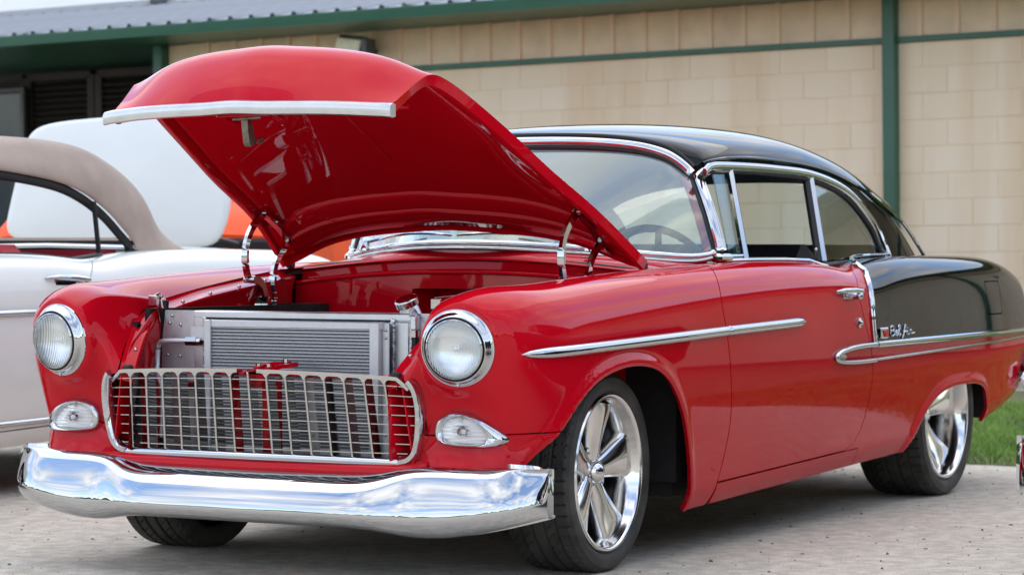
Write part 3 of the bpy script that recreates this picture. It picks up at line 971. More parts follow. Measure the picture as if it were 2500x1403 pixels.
# ------------------------------------------------------------------ front bumper
def bumper(parent):
    # stations: y, then profile points (x,z) from top rear edge over the face to the lower lip
    wing = [(.655, .362), (.70, .365), (.728, .354), (.752, .312), (.775, .255), (.784, .205), (.768, .160), (.72, .148), (.68, .165)]
    mid = [(.66, .338), (.70, .339), (.745, .330), (.785, .302), (.814, .255), (.825, .212), (.806, .184), (.76, .174), (.70, .19)]
    st = []
    for y in (0, .15, .30, .40, .47, .53, .60, .68, .76, .83, .885, .925, .945, .945):
        k = min(1, max(0, (y - .40) / .17)); k = k * k * (3 - 2 * k)
        p = [np.array(a) * (1 - k) + np.array(b) * k for a, b in zip(mid, wing)]
        st.append([y, p])
    net = []
    for i, (y, p) in enumerate(st):
        back = -.05 * (y / .9) ** 2.0 - .085 * max(0, (y - .72) / .225) ** 4.0
        lowlift = .062 * max(0, (y - .62) / .325) ** 1.5
        row = []
        fx_ = max(q[0] for q in p); kl = 1 - .93 * min(1, max(0, (y - .80) / .10))
        for j, (x, z) in enumerate(p):
            if j < 2 or j == 7: x = fx_ - (fx_ - x) * kl - .03 * (1 - kl)
            zz2 = z + lowlift * max(0, (.36 - z) / .18)
            xx = x + back
            if i >= len(st) - 2: xx = .628 + (xx - .628) * (.55 if i == len(st) - 2 else .10) - (.0 if i == len(st) - 2 else .022)
            row.append((xx, y, zz2))
        net.append(row)
    half = np.array(net)
    full = np.concatenate([half[:0:-1] * np.array([1, -1, 1]), half])
    G = bsurf(full, 180, 40)
    V = G.reshape(-1, 3); F = grid_tris(180, 40)
    N = vnormals(V, F)
    if N[len(N) // 2][0] < 0: F = F[:, ::-1]; N = -N
    V, F = flange(V, F, -N * .012)
    b = mesh('front_bumper', V, F, CHROME, parent, sharp=60)
    return b
fb = bumper(car)
mb = MB()
for s in (-1, 1): mb.tube([(.30, s * .42, .26), (.72, s * .42, .26)], (.02, .035), flat='rect')
mb.build('bumper_bracket', DARK, fb)
# valance between the grille and the bumper
net = []
for y in (-.58, -.45, -.2, 0, .2, .45, .58):
    b = .03 * (1 - (y / .58) ** 2)
    zt = .368
    net.append([(.655 + b, y, zt + .012), (.672 + b, y, zt), (.690 + b, y, zt - .012), (.698 + b, y, zt - .03), (.69 + b, y, zt - .07), (.66, y, zt - .12)])
G = bsurf(net, 60, 20); V = G.reshape(-1, 3); F = grid_tris(60, 20)
V, F = flange(V, F, (-.02, 0, 0))
mesh('lower_valance', V, F, RED, car)

# ------------------------------------------------------------------ grille
gr = empty('grille'); gr.parent = car
def gx(y, z):                       # face of the grille: leans forward at the top, bows out in the middle
    return .664 + (z - .375) * .14 + .045 * (1 - (y / .54) ** 2)
GZ0, GZ1 = .372, .612
def gtop(y): return GZ1 + .014 * (1 - (y / .5) ** 2) - (.05 * max(0, (abs(y) - .49) / .06) if abs(y) > .49 else 0)
bars = []
ys_b = np.linspace(-.453, .453, 15)
ys_b = [y for y in ys_b]
for i, y in enumerate(ys_b):
    zt = gtop(y) - .004
    yb = y * 1.035 + .0
    P0 = Vector((gx(yb, GZ0), yb, GZ0)); P1 = Vector((gx(y, zt), y, zt))
    ax = (P1 - P0)
    L = ax.length; zx = ax.normalized(); xx = Vector((1, 0, 0)); yy = zx.cross(xx).normalized(); xx = yy.cross(zx)
    M3 = Matrix((xx, yy, zx)).transposed()
    c = (P0 + P1) / 2
    mb = MB().box(c - xx * .024, (.048, .0022, L), M=M3).box(c - xx * .002, (.006, .0068, L), M=M3, bev=.002)
    mb.build('grille_bar', STAIN, gr, sharp=30)
nh = 8
for k in range(nh):
    z = GZ0 + (GZ1 - GZ0) * (k + .75) / (nh + .55)
    P = [(gx(y, z) - .016, y, z + .012 * (1 - (y / .5) ** 2) * (k / nh)) for y in np.linspace(-.535, .535, 24)]
    MB().tube(P, (.012, .0013), flat='rect').build('grille_slat', STAIN, gr, sharp=30)
# top rails left and right of the latch, with the rounded corners of each opening
for s in (-1, 1):
    mb = MB()
    yy = np.linspace(.035, .525, 30)
    mb.tube([(gx(y, gtop(y)) - .012, s * y, gtop(y)) for y in yy], (.015, .0055), flat='rect')
    for y in ys_b:
        if y * s > .03 or abs(y) < .03:
            for e in (-1, 1):
                if abs(y) < .03: continue
                zt = gtop(y) - .005
                mb.prism([(gx(y, zt), y, zt), (gx(y, zt), y + e * .020, zt), (gx(y, zt), y + e * .009, zt - .004), (gx(y, zt), y + e * .005, zt - .010), (gx(y, zt), y, zt - .016)], (-.006, 0, 0))
    mb.build('grille_rail', STAIN, gr, sharp=30)
# surround moulding
c = [(.45, .618), (.505, .616), (.535, .605), (.553, .575), (.560, .53), (.558, .48), (.550, .43), (.538, .395), (.518, .376), (.49, .368)]
cc_ = crom(c, 46)
for s in (-1, 1):
    V = []
    prof = [(-.020, -.026), (-.017, .006), (-.006, .018), (.006, .016), (.013, .004), (.013, -.022)]
    cl = cc_[10:]
    for i, (y, z) in enumerate(cl):
        a = cl[max(0, i - 1)]; b = cl[min(len(cl) - 1, i + 1)]
        t = np.array(b) - np.array(a); t = t / np.linalg.norm(t); nrm = np.array((-t[1], t[0]))
        if nrm[0] < 0: nrm = -nrm
        for u, h in prof:
            V.append((gx(y, z) + h + .004, s * (y + nrm[0] * u), z + nrm[1] * u))
    F = grid_quads(len(cl), len(prof))
    F.append(tuple(range(len(prof)))); F.append(tuple(range((len(cl) - 1) * len(prof), len(cl) * len(prof)))[::-1])
    if s < 0: F = [f[::-1] for f in F]
    mesh('side_moulding', V, F, CHROME, gr, sharp=50)
mb = MB()
mb.tube([(gx(y, .365) + .002, y, .366 + .004 * (1 - (y / .5) ** 2)) for y in np.linspace(-.505, .505, 40)], (.016, .014), 12)
mb.build('lower_moulding', CHROME, gr, sharp=60)

# ------------------------------------------------------------------ cooling pack
rad = empty('radiator'); rad.parent = car
RX = .452
mb = MB()
mb.box((RX - .03, 0, .783), (.07, .79, .024), bev=.004)
mb.box((RX - .03, -.372, .56), (.07, .045, .43), bev=.004)
mb.box((RX - .03, 0, .345), (.07, .79, .03), bev=.004)
mb.box((RX - .03, .362, .56), (.075, .062, .425), bev=.006)
mb.box((RX - .03, .328, .56), (.072, .010, .425), bev=.002)
mb.build('radiator_tank', ALU, rad, smooth=False)
random.seed(3)
mb = MB()
for k in range(58): mb.sphere((RX + .008, -.350 + random.uniform(-.002, .002), .36 + k * .0072), .0062 + random.uniform(0, .0022), 4, (.6, 1, 1))
for k in range(58): mb.sphere((RX + .009, .334 + random.uniform(-.002, .002), .36 + k * .0072), .0068 + random.uniform(0, .0028), 4, (.6, 1, 1))
for k in range(30): mb.sphere((RX + .002, .394 + random.uniform(-.002, .002), .58 + k * .0068), .006 + random.uniform(0, .0025), 4, (.8, .8, 1))
mb.build('weld_seam', ALU, rad, kind='stuff')
mb = MB().box((RX - .028, 0, .56), (.05, .68, .42))
mb.build('radiator_core', CORE, rad, smooth=False)
mb = MB()
for k in range(38): mb.box((RX - .004, 0, .365 + k * .0108), (.006, .68, .0022))
mb.build('radiator_tubes', ALU, rad, smooth=False, kind='stuff')
for s, w in ((-1, .125), (1, .125)):
    mb = MB()
    y0, y1 = .393, .515
    mb.prism([(RX - .005, s * y0, .35), (RX - .005, s * y1, .35), (RX - .005, s * (y1 + .012), .50), (RX - .005, s * (y1 + .006), .70), (RX - .005, s * (y1 - .006), .795), (RX - .005, s * y0, .795)], (-.004, 0, 0))
    mb.build('closeout_panel', ALUW, rad, smooth=False)
    mb = MB().prism([(RX + .001, s * .393, .35), (RX + .001, s * .442, .35), (RX + .001, s * .440, .765), (RX + .001, s * .412, .788), (RX + .001, s * .393, .788)], (-.004, 0, 0))
    mb.build('side_flange', ALUW, rad, smooth=False)
    mb = MB()
    for y, z in ((.480, .778), (.490, .755), (.447, .750), (.497, .655), (.450, .652), (.493, .56), (.452, .56)):
        mb.sphere((RX - .001, s * y, z), .0055, 6, (.7, 1, 1))
    mb.build('rivets', STAIN, rad, kind='stuff')
# filler neck and cap
mb = MB()
ctr = Vector((RX - .03, .372, .800)); axn = Vector((.42, -.12, .9)).normalized()
Mx = Vector((0, 0, 1)).rotation_difference(axn).to_matrix()
mb.lathe([(.034, -.04), (.030, .012), (.026, .020), (.026, .030)], 28, M=Mx, c=ctr, axis='Z')
mb.build('filler_neck', ALU, rad)
mb = MB().lathe([(.0, .046), (.028, .046), (.033, .044), (.036, .040), (.036, .022), (.026, .020)], 36, M=Mx, c=ctr, axis='Z')
mb.build('radiator_cap', STAIN, rad)
mb = MB()
mb.tube([(RX + .0, .40, .80), (RX + .012, .412, .792)], .012, 8)
mb.box((RX + .012, .414, .768), (.024, .024, .045), bev=.004)
mb.build('overflow_fitting', ALU, rad)
mb = MB().tube([(RX + .012, .414, .745), (RX + .012, .414, .725)], .014, 10)
mb.build('hose_clamp', STAIN, rad)
mb = MB().tube([(RX + .012, .414, .745), (RX + .010, .413, .60), (RX - .0, .41, .36)], .0105, 10)
mb.build('overflow_hose', RUBBER, rad)
# condenser
con = empty('condenser'); con.parent = car
CX = .492
mb = MB()
mb.box((CX, 0, .757), (.022, .64, .022), bev=.002)
mb.box((CX, 0, .37), (.022, .64, .022), bev=.002)
mb.box((CX + .002, -.308, .563), (.030, .024, .412), bev=.003)
mb.box((CX + .002, .298, .563), (.030, .036, .412), bev=.003)
mb.build('condenser_frame', ALUW, con, smooth=False)
for c_b, d_b in (((CX - .004, .328, .56), (.006, .022, .41)), ((CX - .004, -.345, .725), (.006, .07, .042))): MB().box(c_b, d_b).build('mounting_bracket', ALUW, con, smooth=False)
mb = MB()
for z in (.745, .722, .43): mb.sphere((CX + .0, .329, z), .005, 6)
mb.build('bracket_bolts', STAIN, con, kind='stuff')
mb = MB().box((CX - .003, 0, .563), (.014, .60, .38))
mb.build('condenser_core', CORE, con, smooth=False)
mb = MB()
for k in range(36): mb.box((CX + .004, -.009, .383 + k * .01035), (.008, .575, .0026))
mb.build('condenser_tubes', ALUW, con, smooth=False, kind='stuff')
mb = MB()
P = bcurve([(CX + .0, -.395, .700), (CX, -.44, .700), (CX, -.480, .700), (CX, -.505, .695), (CX, -.508, .65), (CX + .005, -.505, .60), (CX + .02, -.49, .58), (CX + .03, -.46, .55), (CX + .03, -.47, .40)], 40)
mb.tube(P, .0085, 10)
mb.build('refrigerant_pipe', ALUW, con)
mb = MB().lathe([(.0, -.02), (.015, -.02), (.015, .02), (.0, .02)], 6, c=(CX, -.375, .700), axis='Y')
mb.lathe([(.0, .02), (.012, .02), (.012, .035), (.0, .035)], 8, c=(CX, -.375, .700), axis='Y')
mb.build('pipe_fitting', STAIN, con, smooth=False)
mb = MB().tube([(CX - .02, -.43, .565), (CX - .01, -.37, .563)], .014, 10)
mb.build('lower_fitting', STAIN, con)

# latch panel, bracket and centre support behind the grille
lp = MB()
lp.prism([(.70, -.030, .628), (.70, .030, .628), (.70, .030, .600), (.70, .018, .575), (.70, -.018, .575), (.70, -.030, .600)], (-.03, 0, 0))
lp.box((.64, 0, .617), (.12, .085, .012), bev=.003)
lp.tube([(.675, -.015, .628), (.62, -.005, .640), (.555, .03, .642)], (.010, .007), flat='rect')
lp.tube([(.675, .02, .628), (.63, .05, .636), (.56, .055, .640)], (.008, .006), flat='rect')
lp.tube([(.61, .0, .60), (.605, .0, .37)], (.012, .028), flat='rect')
lp.box((.60, 0, .612), (.05, 1.0, .012), bev=.003)
lpo = lp.build('hood_latch_panel', RED, car)
mb = MB()
for x, y in ((.655, -.018), (.655, .018), (.58, .03)): mb.lathe([(0, .012), (.008, .012), (.008, 0), (.012, 0)], 6, c=(x, y, .632 if x > .6 else .645), axis='Z')
mb.build('latch_bolts', STAIN, lpo, smooth=False, kind='stuff')

# ------------------------------------------------------------------ engine bay
mbv = []
bay = MB()
ed = crom([(.70, .497, .60), (.672, .507, .645), (.63, .522, .690), (.567, .543, .744), (.47, .573, .79), (.32, .605, .823), (.165, .618, .848), (-.02, .637, .869), (-.22, .657, .889), (-.52, .697, .917)], 70)
for s in (-1, 1):
    V = []
    for x, y, z in ed:
        yi = y - .045
        low = np.interp(x, [-.5, .1, .45, .62, .72], [.42, .42, .40, .38, .37])
        V += [(x, s * (y + .006), z - .002), (x, s * (y - .004), z - .012), (x, s * (y - .012), z - .016), (x, s * yi, z - .022), (x, s * (yi - .004), z - .028), (x, s * (yi + .01), z - .07), (x - .0, s * (yi + .015), low)]
    F = grid_quads(len(ed), 7)
    if s > 0: F = [f[::-1] for f in F]
    ip = mesh('inner_fender', V, F, RED, car, sharp=35)
    # bolts and rubber buffers along the gutter
    mb = MB()
    for i in (16, 26, 34, 42, 50, 58, 64):
        x, y, z = ed[i]
        mb.sphere((x, s * (y - .030), z - .018), .0065, 6)
    x, y, z = ed[5]; mb.sphere((x - .02, s * (y - .035), z - .05), .008, 6)
    mb.build('bolts', STAIN, ip, kind='stuff')
    for i in (36,):
        x, y, z = ed[i]
        MB().box((x, s * (y - .028), z - .004), (.022, .022, .030), bev=.004).build('rubber_buffer', RUBBER, ip)
    x, y, z = ed[2]
    MB().box((x - .01, s * (y - .02), z + .008), (.028, .03, .022), bev=.006).build('rubber_buffer', RUBBER, ip)
    # plate beside the radiator that closes the bay to the grille corner
    mb = MB()
    mb.prism([(.69, s * .500, .60), (.62, s * .512, .695), (.50, s * .520, .785), (.452, s * .524, .80), (.452, s * .528, .36), (.68, s * .535, .36)], (0, s * .004, 0))
    mb.build('radiator_baffle', RED, car, smooth=False)
    mb = MB()
    mb.prism([(.505, s * .505, .845), (.44, s * .535, .850), (.42, s * .535, .80), (.45, s * .520, .792), (.47, s * .512, .755), (.487, s * .508, .80)], (0, s * .005, 0))
    mb.box((.508, s * .512, .826), (.006, .035, .032), bev=.002)
    mb.build('support_bracket', STAIN, car, smooth=False)
    mb = MB().sphere((.497, s * .503, .835), .006, 6).sphere((.440, s * .530, .838), .006, 6)
    mb.build('bracket_bolts', STAIN, car, kind='stuff')
# firewall with a recess
def fz(y): return .962 - .040 * (y / .66) ** 2
G = []
ny, nz_ = 100, 50
for i in range(ny):
    y = -.665 + 1.33 * i / (ny - 1)
    for j in range(nz_):
        t = j / (nz_ - 1)
        z = .30 + (fz(y) - .045 - .30) * t
        G.append((-.525 - .02 * (y / .6) ** 2 + .02 * (1 - t), y, z))
G = np.array(G); F = grid_tris(ny, nz_)
rx = np.maximum(np.abs(G[:, 1] + .02) - .16, np.abs(G[:, 2] - .80) - .055)
V, Fc = clip(G, F, rx)
if vnormals(V, Fc)[0][0] < 0: Fc = Fc[:, ::-1]
V, Fc = flange(V, Fc, (-.16, 0, 0))
fw = mesh('firewall', V, Fc, RED, car)
MB().box((-.70, -.02, .80), (.01, .36, .14)).build('recess_back', RED, fw, smooth=False)
# beaded edge, shelf and rubber seal along the top of the firewall
yy = np.linspace(-.655, .655, 50)
mb = MB()
mb.tube([(-.512 - .02 * (y / .6) ** 2, y, fz(y) - .052) for y in yy], .006, 8)
mb.build('firewall_bead', RED, car)
V = []
for y in yy:
    x = -.525 - .02 * (y / .6) ** 2
    V += [(x, y, fz(y) - .046), (x - .025, y, fz(y) - .040), (x - .03, y, fz(y) - .012), (x - .05, y, fz(y) - .006)]
mesh('cowl_flange', V, [f[::-1] for f in grid_quads(len(yy), 4)], RED, car, sharp=30)
mb = MB().tube([(-.545 - .02 * (y / .6) ** 2, y, fz(y) - .004) for y in yy], (.008, .008), 8)
mb.build('cowl_seal', RUBBER, car)
for s in (-1, 1):
    MB().box((-.545, s * .685, .935), (.03, .026, .026), bev=.005).build('rubber_buffer', RUBBER, car)
# engine bay floor / chassis, dark
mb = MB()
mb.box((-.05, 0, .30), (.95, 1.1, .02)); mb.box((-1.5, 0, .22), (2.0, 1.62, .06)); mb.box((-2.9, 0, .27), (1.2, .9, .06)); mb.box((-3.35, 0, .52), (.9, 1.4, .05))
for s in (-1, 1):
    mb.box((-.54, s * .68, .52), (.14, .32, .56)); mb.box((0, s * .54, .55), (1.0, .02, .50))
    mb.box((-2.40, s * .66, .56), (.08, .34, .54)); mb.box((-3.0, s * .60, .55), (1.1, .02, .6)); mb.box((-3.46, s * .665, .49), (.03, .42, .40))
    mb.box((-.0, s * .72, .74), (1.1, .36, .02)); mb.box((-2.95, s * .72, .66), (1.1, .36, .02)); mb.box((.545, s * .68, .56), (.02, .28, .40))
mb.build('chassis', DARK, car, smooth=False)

# ------------------------------------------------------------------ raised hood
HE = [(-.536, .705, .953), (-.28, .655, 1.111), (-.02, .630, 1.226), (.20, .605, 1.336), (.385, .580, 1.425), (.500, .555, 1.480),
      (.570, .533, 1.500), (.625, .516, 1.475), (.685, .504, 1.436), (.750, .494, 1.397)]
HCN = [(-.46, 0, 1.078), (-.20, 0, 1.222), (.05, 0, 1.350), (.25, 0, 1.450), (.42, 0, 1.530), (.525, 0, 1.574), (.605, 0, 1.596), (.695, 0, 1.574), (.770, 0, 1.492), (.815, 0, 1.409)]
he = crom(HE, 28); hc = crom(HCN, 28)
fr_ = [-1, -.965, -.92, -.86, -.78, -.68, -.54, -.36, -.18, 0, .18, .36, .54, .68, .78, .86, .92, .965, 1]
FT = [0, .2, .37, .5, .62, .72, .8, .88, .94, 1]; HT = [1, .975, .92, .84, .735, .58, .41, .21, .08, 0]
net = []
for e, c in zip(he, hc):
    row = []
    for f in fr_:
        a = abs(f)
        row.append((c[0] + (e[0] - c[0]) * a ** 2.0, e[1] * f, e[2] + (c[2] - e[2]) * float(np.interp(a, FT, HT)) + .006 * math.exp(-(f / .05) ** 2)))
    net.append(row)
NUH, NVH = 120, 121
GH = bsurf(net, NUH, NVH)
VH = GH.reshape(-1, 3); FH = grid_tris(NUH, NVH)
NH = vnormals(VH, FH)
if NH[60 * NVH + 60][2] < 0: FH = FH[:, ::-1]; NH = -NH
NG = NH.reshape(NUH, NVH, 3)
hood = empty('hood'); hood.parent = car
V, F = flange(VH, FH, -NH * .034)
hs = mesh('hood_skin', V, F, RED, hood)
Vin = (GH - NG * .010).reshape(-1, 3)
mesh('hood_underside', Vin, FH[:, ::-1], RED, hood)
# inward lip along the sides
V = []
for sgn, jj in ((1, NVH - 1), (-1, 0)):
    V = []
    for i in range(NUH):
        p = GH[i, jj]; n = NG[i, jj]
        q = GH[i, jj - (6 if sgn > 0 else -6)]; ti = (q - p) / np.linalg.norm(q - p)
        V += [p - n * .034, p - n * .036 + ti * .004, p - n * .036 + ti * .022, p - n * .028 + ti * .026, p - n * .012 + ti * .034]
    F = grid_quads(NUH, 5)
    if sgn < 0: F = [f[::-1] for f in F]
    mesh('side_lip', V, [f[::-1] for f in F], RED, hood, sharp=30)
# pressed reinforcement across the rear of the underside, in two steps
def slab(u0f, u1f, d0, d1, v0, v1, wave=0.0, name='rear_brace'):
    nv = 60; nu_ = 14
    V = []
    prof = [(0, d0), (.04, d1 - .006), (.10, d1), (.9, d1), (.96, d1 - .006), (1, d0)]
    for k in range(nv):
        vv = v0 + (v1 - v0) * k / (nv - 1)
        y = (vv - .5) * 2
        dip = wave * math.exp(-((abs(y) - .80) / .11) ** 2) - wave * 1.1 * max(0, (abs(y) - .88) / .12)
        a = u0f; b = u1f - dip
        for t, d in prof:
            u = a + (b - a) * t
            fu = u * (NUH - 1); i = min(int(fu), NUH - 2); f = fu - i
            fv = vv * (NVH - 1); j = min(int(fv), NVH - 2); g = fv - j
            P = (GH[i, j] * (1 - f) + GH[i + 1, j] * f) * (1 - g) + (GH[i, j + 1] * (1 - f) + GH[i + 1, j + 1] * f) * g
            N = NG[i, j]
            V.append(P - N * d)
    F = grid_quads(nv, len(prof))
    return mesh(name, V, F, RED, hood, sharp=40)
slab(.003, .050, .010, .026, .03, .97, .010)
slab(.004, .024, .024, .036, .10, .90, .0)
slab(.93, .985, .012, .028, .10, .90, 0, 'front_brace')
# low crease down the middle of the underside
P = [GH[i, NVH // 2] - NG[i, NVH // 2] * .0105 for i in range(16, 98, 3)]
MB().tube(P, (.010, .0030), 8).build('centre_crease', RED, hood)
# tie bar in the nose, visible through the open corner
MB().tube([(.60, -.47, 1.405), (.66, 0, 1.415), (.60, .47, 1.405)], .008, 8).build('nose_bar', RED, hood)
# chrome lip along the leading edge
V = []
edge = [GH[NUH - 1, j] for j in range(0, NVH, 2)]
edge[0] = edge[0] + np.array((-.006, -.022, -.004)); edge[-1] = edge[-1] + np.array((-.006, .012, -.002))
prof = [(-.012, .010), (.004, .012), (.014, .008), (.019, .000), (.020, -.010), (.017, -.027), (.010, -.030), (-.012, -.026)]
for p in edge:
    for a, b in prof: V.append((p[0] + a, p[1], p[2] + b))
F = grid_quads(len(edge), len(prof), wrap_v=True) + [tuple(range(len(prof)))[::-1], tuple(range((len(edge) - 1) * len(prof), len(edge) * len(prof)))]
mesh('lip_moulding', V, F, mat('satin_strip', (.62, .62, .61), .30, 1.0, var=.05, vscale=20, rvar=.05), hood, sharp=30)
# latch hook
mb = MB()
mb.box((.720, -.01, 1.385), (.07, .19, .012), bev=.003)
mb.tube([(.745, -.095, 1.388), (.70, -.10, 1.372), (.66, -.085, 1.362)], .007, 8)
mb.tube([(.745, .085, 1.388), (.70, .09, 1.372), (.66, .075, 1.362)], .009, 8)
mb.build('latch_plate', RED, hood)
mb = MB()
hp = [(.735, .0, 1.385), (.715, 0, 1.384), (.700, 0, 1.34), (.690, 0, 1.312), (.697, 0, 1.296), (.712, 0, 1.292), (.722, 0, 1.302), (.730, 0, 1.34)]
mb.prism([(x, y - .028, z) for x, y, z in hp], (0, .022, 0))
mb.prism([(.695, .0, 1.30), (.690, 0, 1.315), (.672, 0, 1.322), (.668, 0, 1.316), (.680, 0, 1.304)], (0, .008, 0))
mb.tube([(.735, -.055, 1.374), (.735, .045, 1.378)], .006, 8)
mb.build('latch_hook', mat('cast_hook', (.20, .18, .15), .4, .8, var=.3, vscale=40), hood)

# chrome hinges
for s in (-1, 1):
    y = s * .598
    hg = empty('hood_hinge'); hg.parent = car
    hg.location = (0, 0, 0)
    def arm(P, w=.0115, t=.0065, dy=0.0):
        C = bcurve([(x, y + s * dy, z) for x, z in P], 30)
        mb = MB().tube(C, (t, w), flat='rect')
        mb.build('hinge_arm', CHROME, hg, sharp=30)
        for p in (C[0], C[-1]):
            MB().tube([(p[0], p[1] - .014, p[2]), (p[0], p[1] + .014, p[2])], .0125, 14).build('pivot', CHROME, hg)
    arm([(-.155, .885), (-.112, .96), (-.125, 1.05), (-.250, 1.110)])
    arm([(-.320, .81), (-.285, .89), (-.315, .98), (-.440, 1.022)], dy=.004)
    arm([(-.155, .885), (-.215, .888), (-.245, .84), (-.235, .785)], w=.013, dy=-.014)
    mb = MB()
    mb.prism([(-.248, y - .012, 1.118), (-.30, y - .012, 1.105), (-.42, y - .012, 1.045), (-.475, y - .012, .998), (-.452, y - .012, .985), (-.40, y - .012, 1.012), (-.33, y - .012, 1.058), (-.262, y - .012, 1.092)], (0, .024, 0))
    mb.build('hood_plate', STAIN, hg, smooth=False)
    mb = MB()
    for x, z in ((-.31, 1.080), (-.41, 1.028), (-.455, .995)): mb.sphere((x, y - s * .014, z), .010, 7, (1, .6, 1))
    mb.build('hinge_bolts', STAIN, hg, kind='stuff')
    mb = MB()
    mb.prism([(-.17, y, .775), (-.25, y, .875), (-.38, y, .885), (-.40, y, .80), (-.36, y, .768), (-.2, y, .758)], (0, s * .016, 0))
    mb.tube([(-.17, y - s * .02, .772), (-.24, y - s * .02, .772), (-.25, y - s * .02, .772), (-.38, y - s * .02, .768)], [.020, .020, .014, .014], 12)
    mb.tube([(-.285, y - s * .02, .772), (-.42, y - s * .02, .770)], .019, 14)
    mb.build('hinge_base', CHROME, hg, sharp=30)

# ------------------------------------------------------------------ cowl and windscreen
def xb(y): return -.515 - .93 * y * y
def zb_(y): return 1.005 - .105 * y * y
net = []
for y in np.linspace(-.78, .78, 15):
    k = abs(y) / .68
    x0 = -.532 - .02 * k * k; z0 = fz(y) + .002 if abs(y) < .66 else .924 + .01 * (abs(y) - .66)
    x1, z1 = xb(y) - .02, zb_(y) - .012
    x1 = min(x1, x0 - .05)
    net.append([(x0, y, z0 - .010), (x0 - .004, y, z0 + .003), (x0 * .7 + x1 * .3, y, z0 * .7 + z1 * .3 + .004), (x1, y, z1)])
G = bsurf(net, 80, 16)
V = G.reshape(-1, 3); F = grid_tris(80, 16)
if vnormals(V, F)[len(V) // 2][2] < 0: F = F[:, ::-1]
mesh('cowl', V, F, RED, car)
# side shelf between the cowl and the fender tops
for s in (-1, 1):
    V = []
    for x in np.linspace(-.50, -1.15, 14):
        ye, ze = tab(T_EDGE, x, 1), tab(T_EDGE, x, 2)
        V += [(x, s * (ye + .01), ze - .001), (x, s * (ye - .03), ze + .001), (x, s * .64, ze + .003)]
    F = grid_quads(14, 3)
    if s < 0: F = [f[::-1] for f in F]
    mesh('cowl_side', V, F, RED, car)

WB = [(0, -.545, 1.018), (.2, -.582, 1.014), (.4, -.692, .999), (.55, -.82, .983), (.64, -.915, .973), (.695, -.99, .970), (.722, -1.035, .985)]
WT = [(0, -1.005, 1.352), (.15, -1.012, 1.351), (.28, -1.03, 1.346), (.40, -1.062, 1.335), (.49, -1.09, 1.315), (.55, -1.11, 1.285), (.60, -1.115, 1.235)]
def wnet():
    rows = []
    for (yb_, xb_, z_b), (yt, xt, zt) in zip(WB, WT):
        b = np.array((xb_, yb_, z_b)); t = np.array((xt, yt, zt))
        mid = [b + (t - b) * f + np.array((.030, .018 * (yb_ / .7), .012)) * math.sin(PI * f) for f in (.33, .66)]
        rows.append([b, mid[0], mid[1], t])
    rows = np.array(rows)
    return np.concatenate([rows[:0:-1] * np.array([1, -1, 1]), rows])
WG = bsurf(wnet(), 90, 24)
V = WG.reshape(-1, 3); F = grid_tris(90, 24)
ws = mesh('windscreen', V, F, GLASS, car)
# chrome reveal round the glass
def frame_tube(P, r, name, material, parent, n=10):
    mb = MB().tube(P, r, n); return mb.build(name, material, parent, sharp=None)
base = [WG[i, 0] for i in range(90)]
topc = [WG[i, -1] for i in range(90)]
frame_tube([p + np.array((.012, 0, -.008)) for p in base], (.020, .013), 'windscreen_base_moulding', CHROME, car)
frame_tube([p + np.array((.030, 0, -.024)) for p in base], (.012, .008), 'lower_reveal', STAIN, car)
frame_tube([p + np.array((.004, 0, .016)) for p in topc], (.012, .017), 'header_moulding', CHROME, car)
frame_tube([p + np.array((.006, 0, -.004)) for p in topc], (.006, .006), 'windscreen_gasket', RUBBER, car)
frame_tube([p + np.array((-.012, 0, .040)) for p in topc], (.006, .008), 'header_drip', RUBBER, car)
for s, i in ((1, 89), (-1, 0)):
    side_e = [WG[i, k] for k in range(24)]
    top_add = [np.array((topc[i][0], topc[i][1] - s * .0, topc[i][2]))]
    off = np.array((-.012, s * .012, 0))
    tip_ = np.array(side_e[-1]); side_p = side_e + [tip_ + np.array((-.035, s * .012, .022)), tip_ + np.array((-.075, s * .022, .036))]
    frame_tube([p + off for p in side_p], (.017, .020), 'windscreen_pillar', CHROME, car, 12)
    frame_tube([p + np.array((-.034, s * .018, 0)) for p in side_e], (.010, .012), 'pillar_rear_moulding', STAIN, car, 12)
    frame_tube([p + np.array((.004, -s * .004, 0)) for p in side_e], (.006, .008), 'pillar_gasket', RUBBER, car, 8)
    frame_tube([p + np.array((-.02, -s * .03, 0)) for p in side_e], (.02, .02), 'inner_pillar', REDVINYL, car, 8)
    mb = MB().box((WB[-1][1] - .03, s * (.735), .960), (.11, .045, .030), bev=.010)
    mb.build('pillar_foot', CHROME, car)
# wipers
for s in (-1, 1):
    y0 = .44 * s
    wp = empty('wiper'); wp.parent = car
    mb = MB()
    mb.lathe([(0, .030), (.014, .028), (.020, .016), (.020, -.01)], 14, c=(-.640, y0, .992), axis='Z')
    mb.tube([(-.640, y0, 1.012), (-.635, y0 - s * .12, 1.035), (-.60, y0 - s * .25, 1.052)], [.007, .006, .004], 8)
    mb.build('wiper_arm', CHROME, wp)
    mb = MB()
    P = [(xb(y) + .012, y, zb_(y) + .030 + .012 * math.sin(PI * t)) for t in np.linspace(0, 1, 14) for y in [y0 - s * (.06 + .37 * t)]]
    mb.tube(P, [.003 + .004 * math.sin(PI * t) for t in np.linspace(0, 1, 14)], 8)
    mb.build('wiper_blade', CHROME, wp)

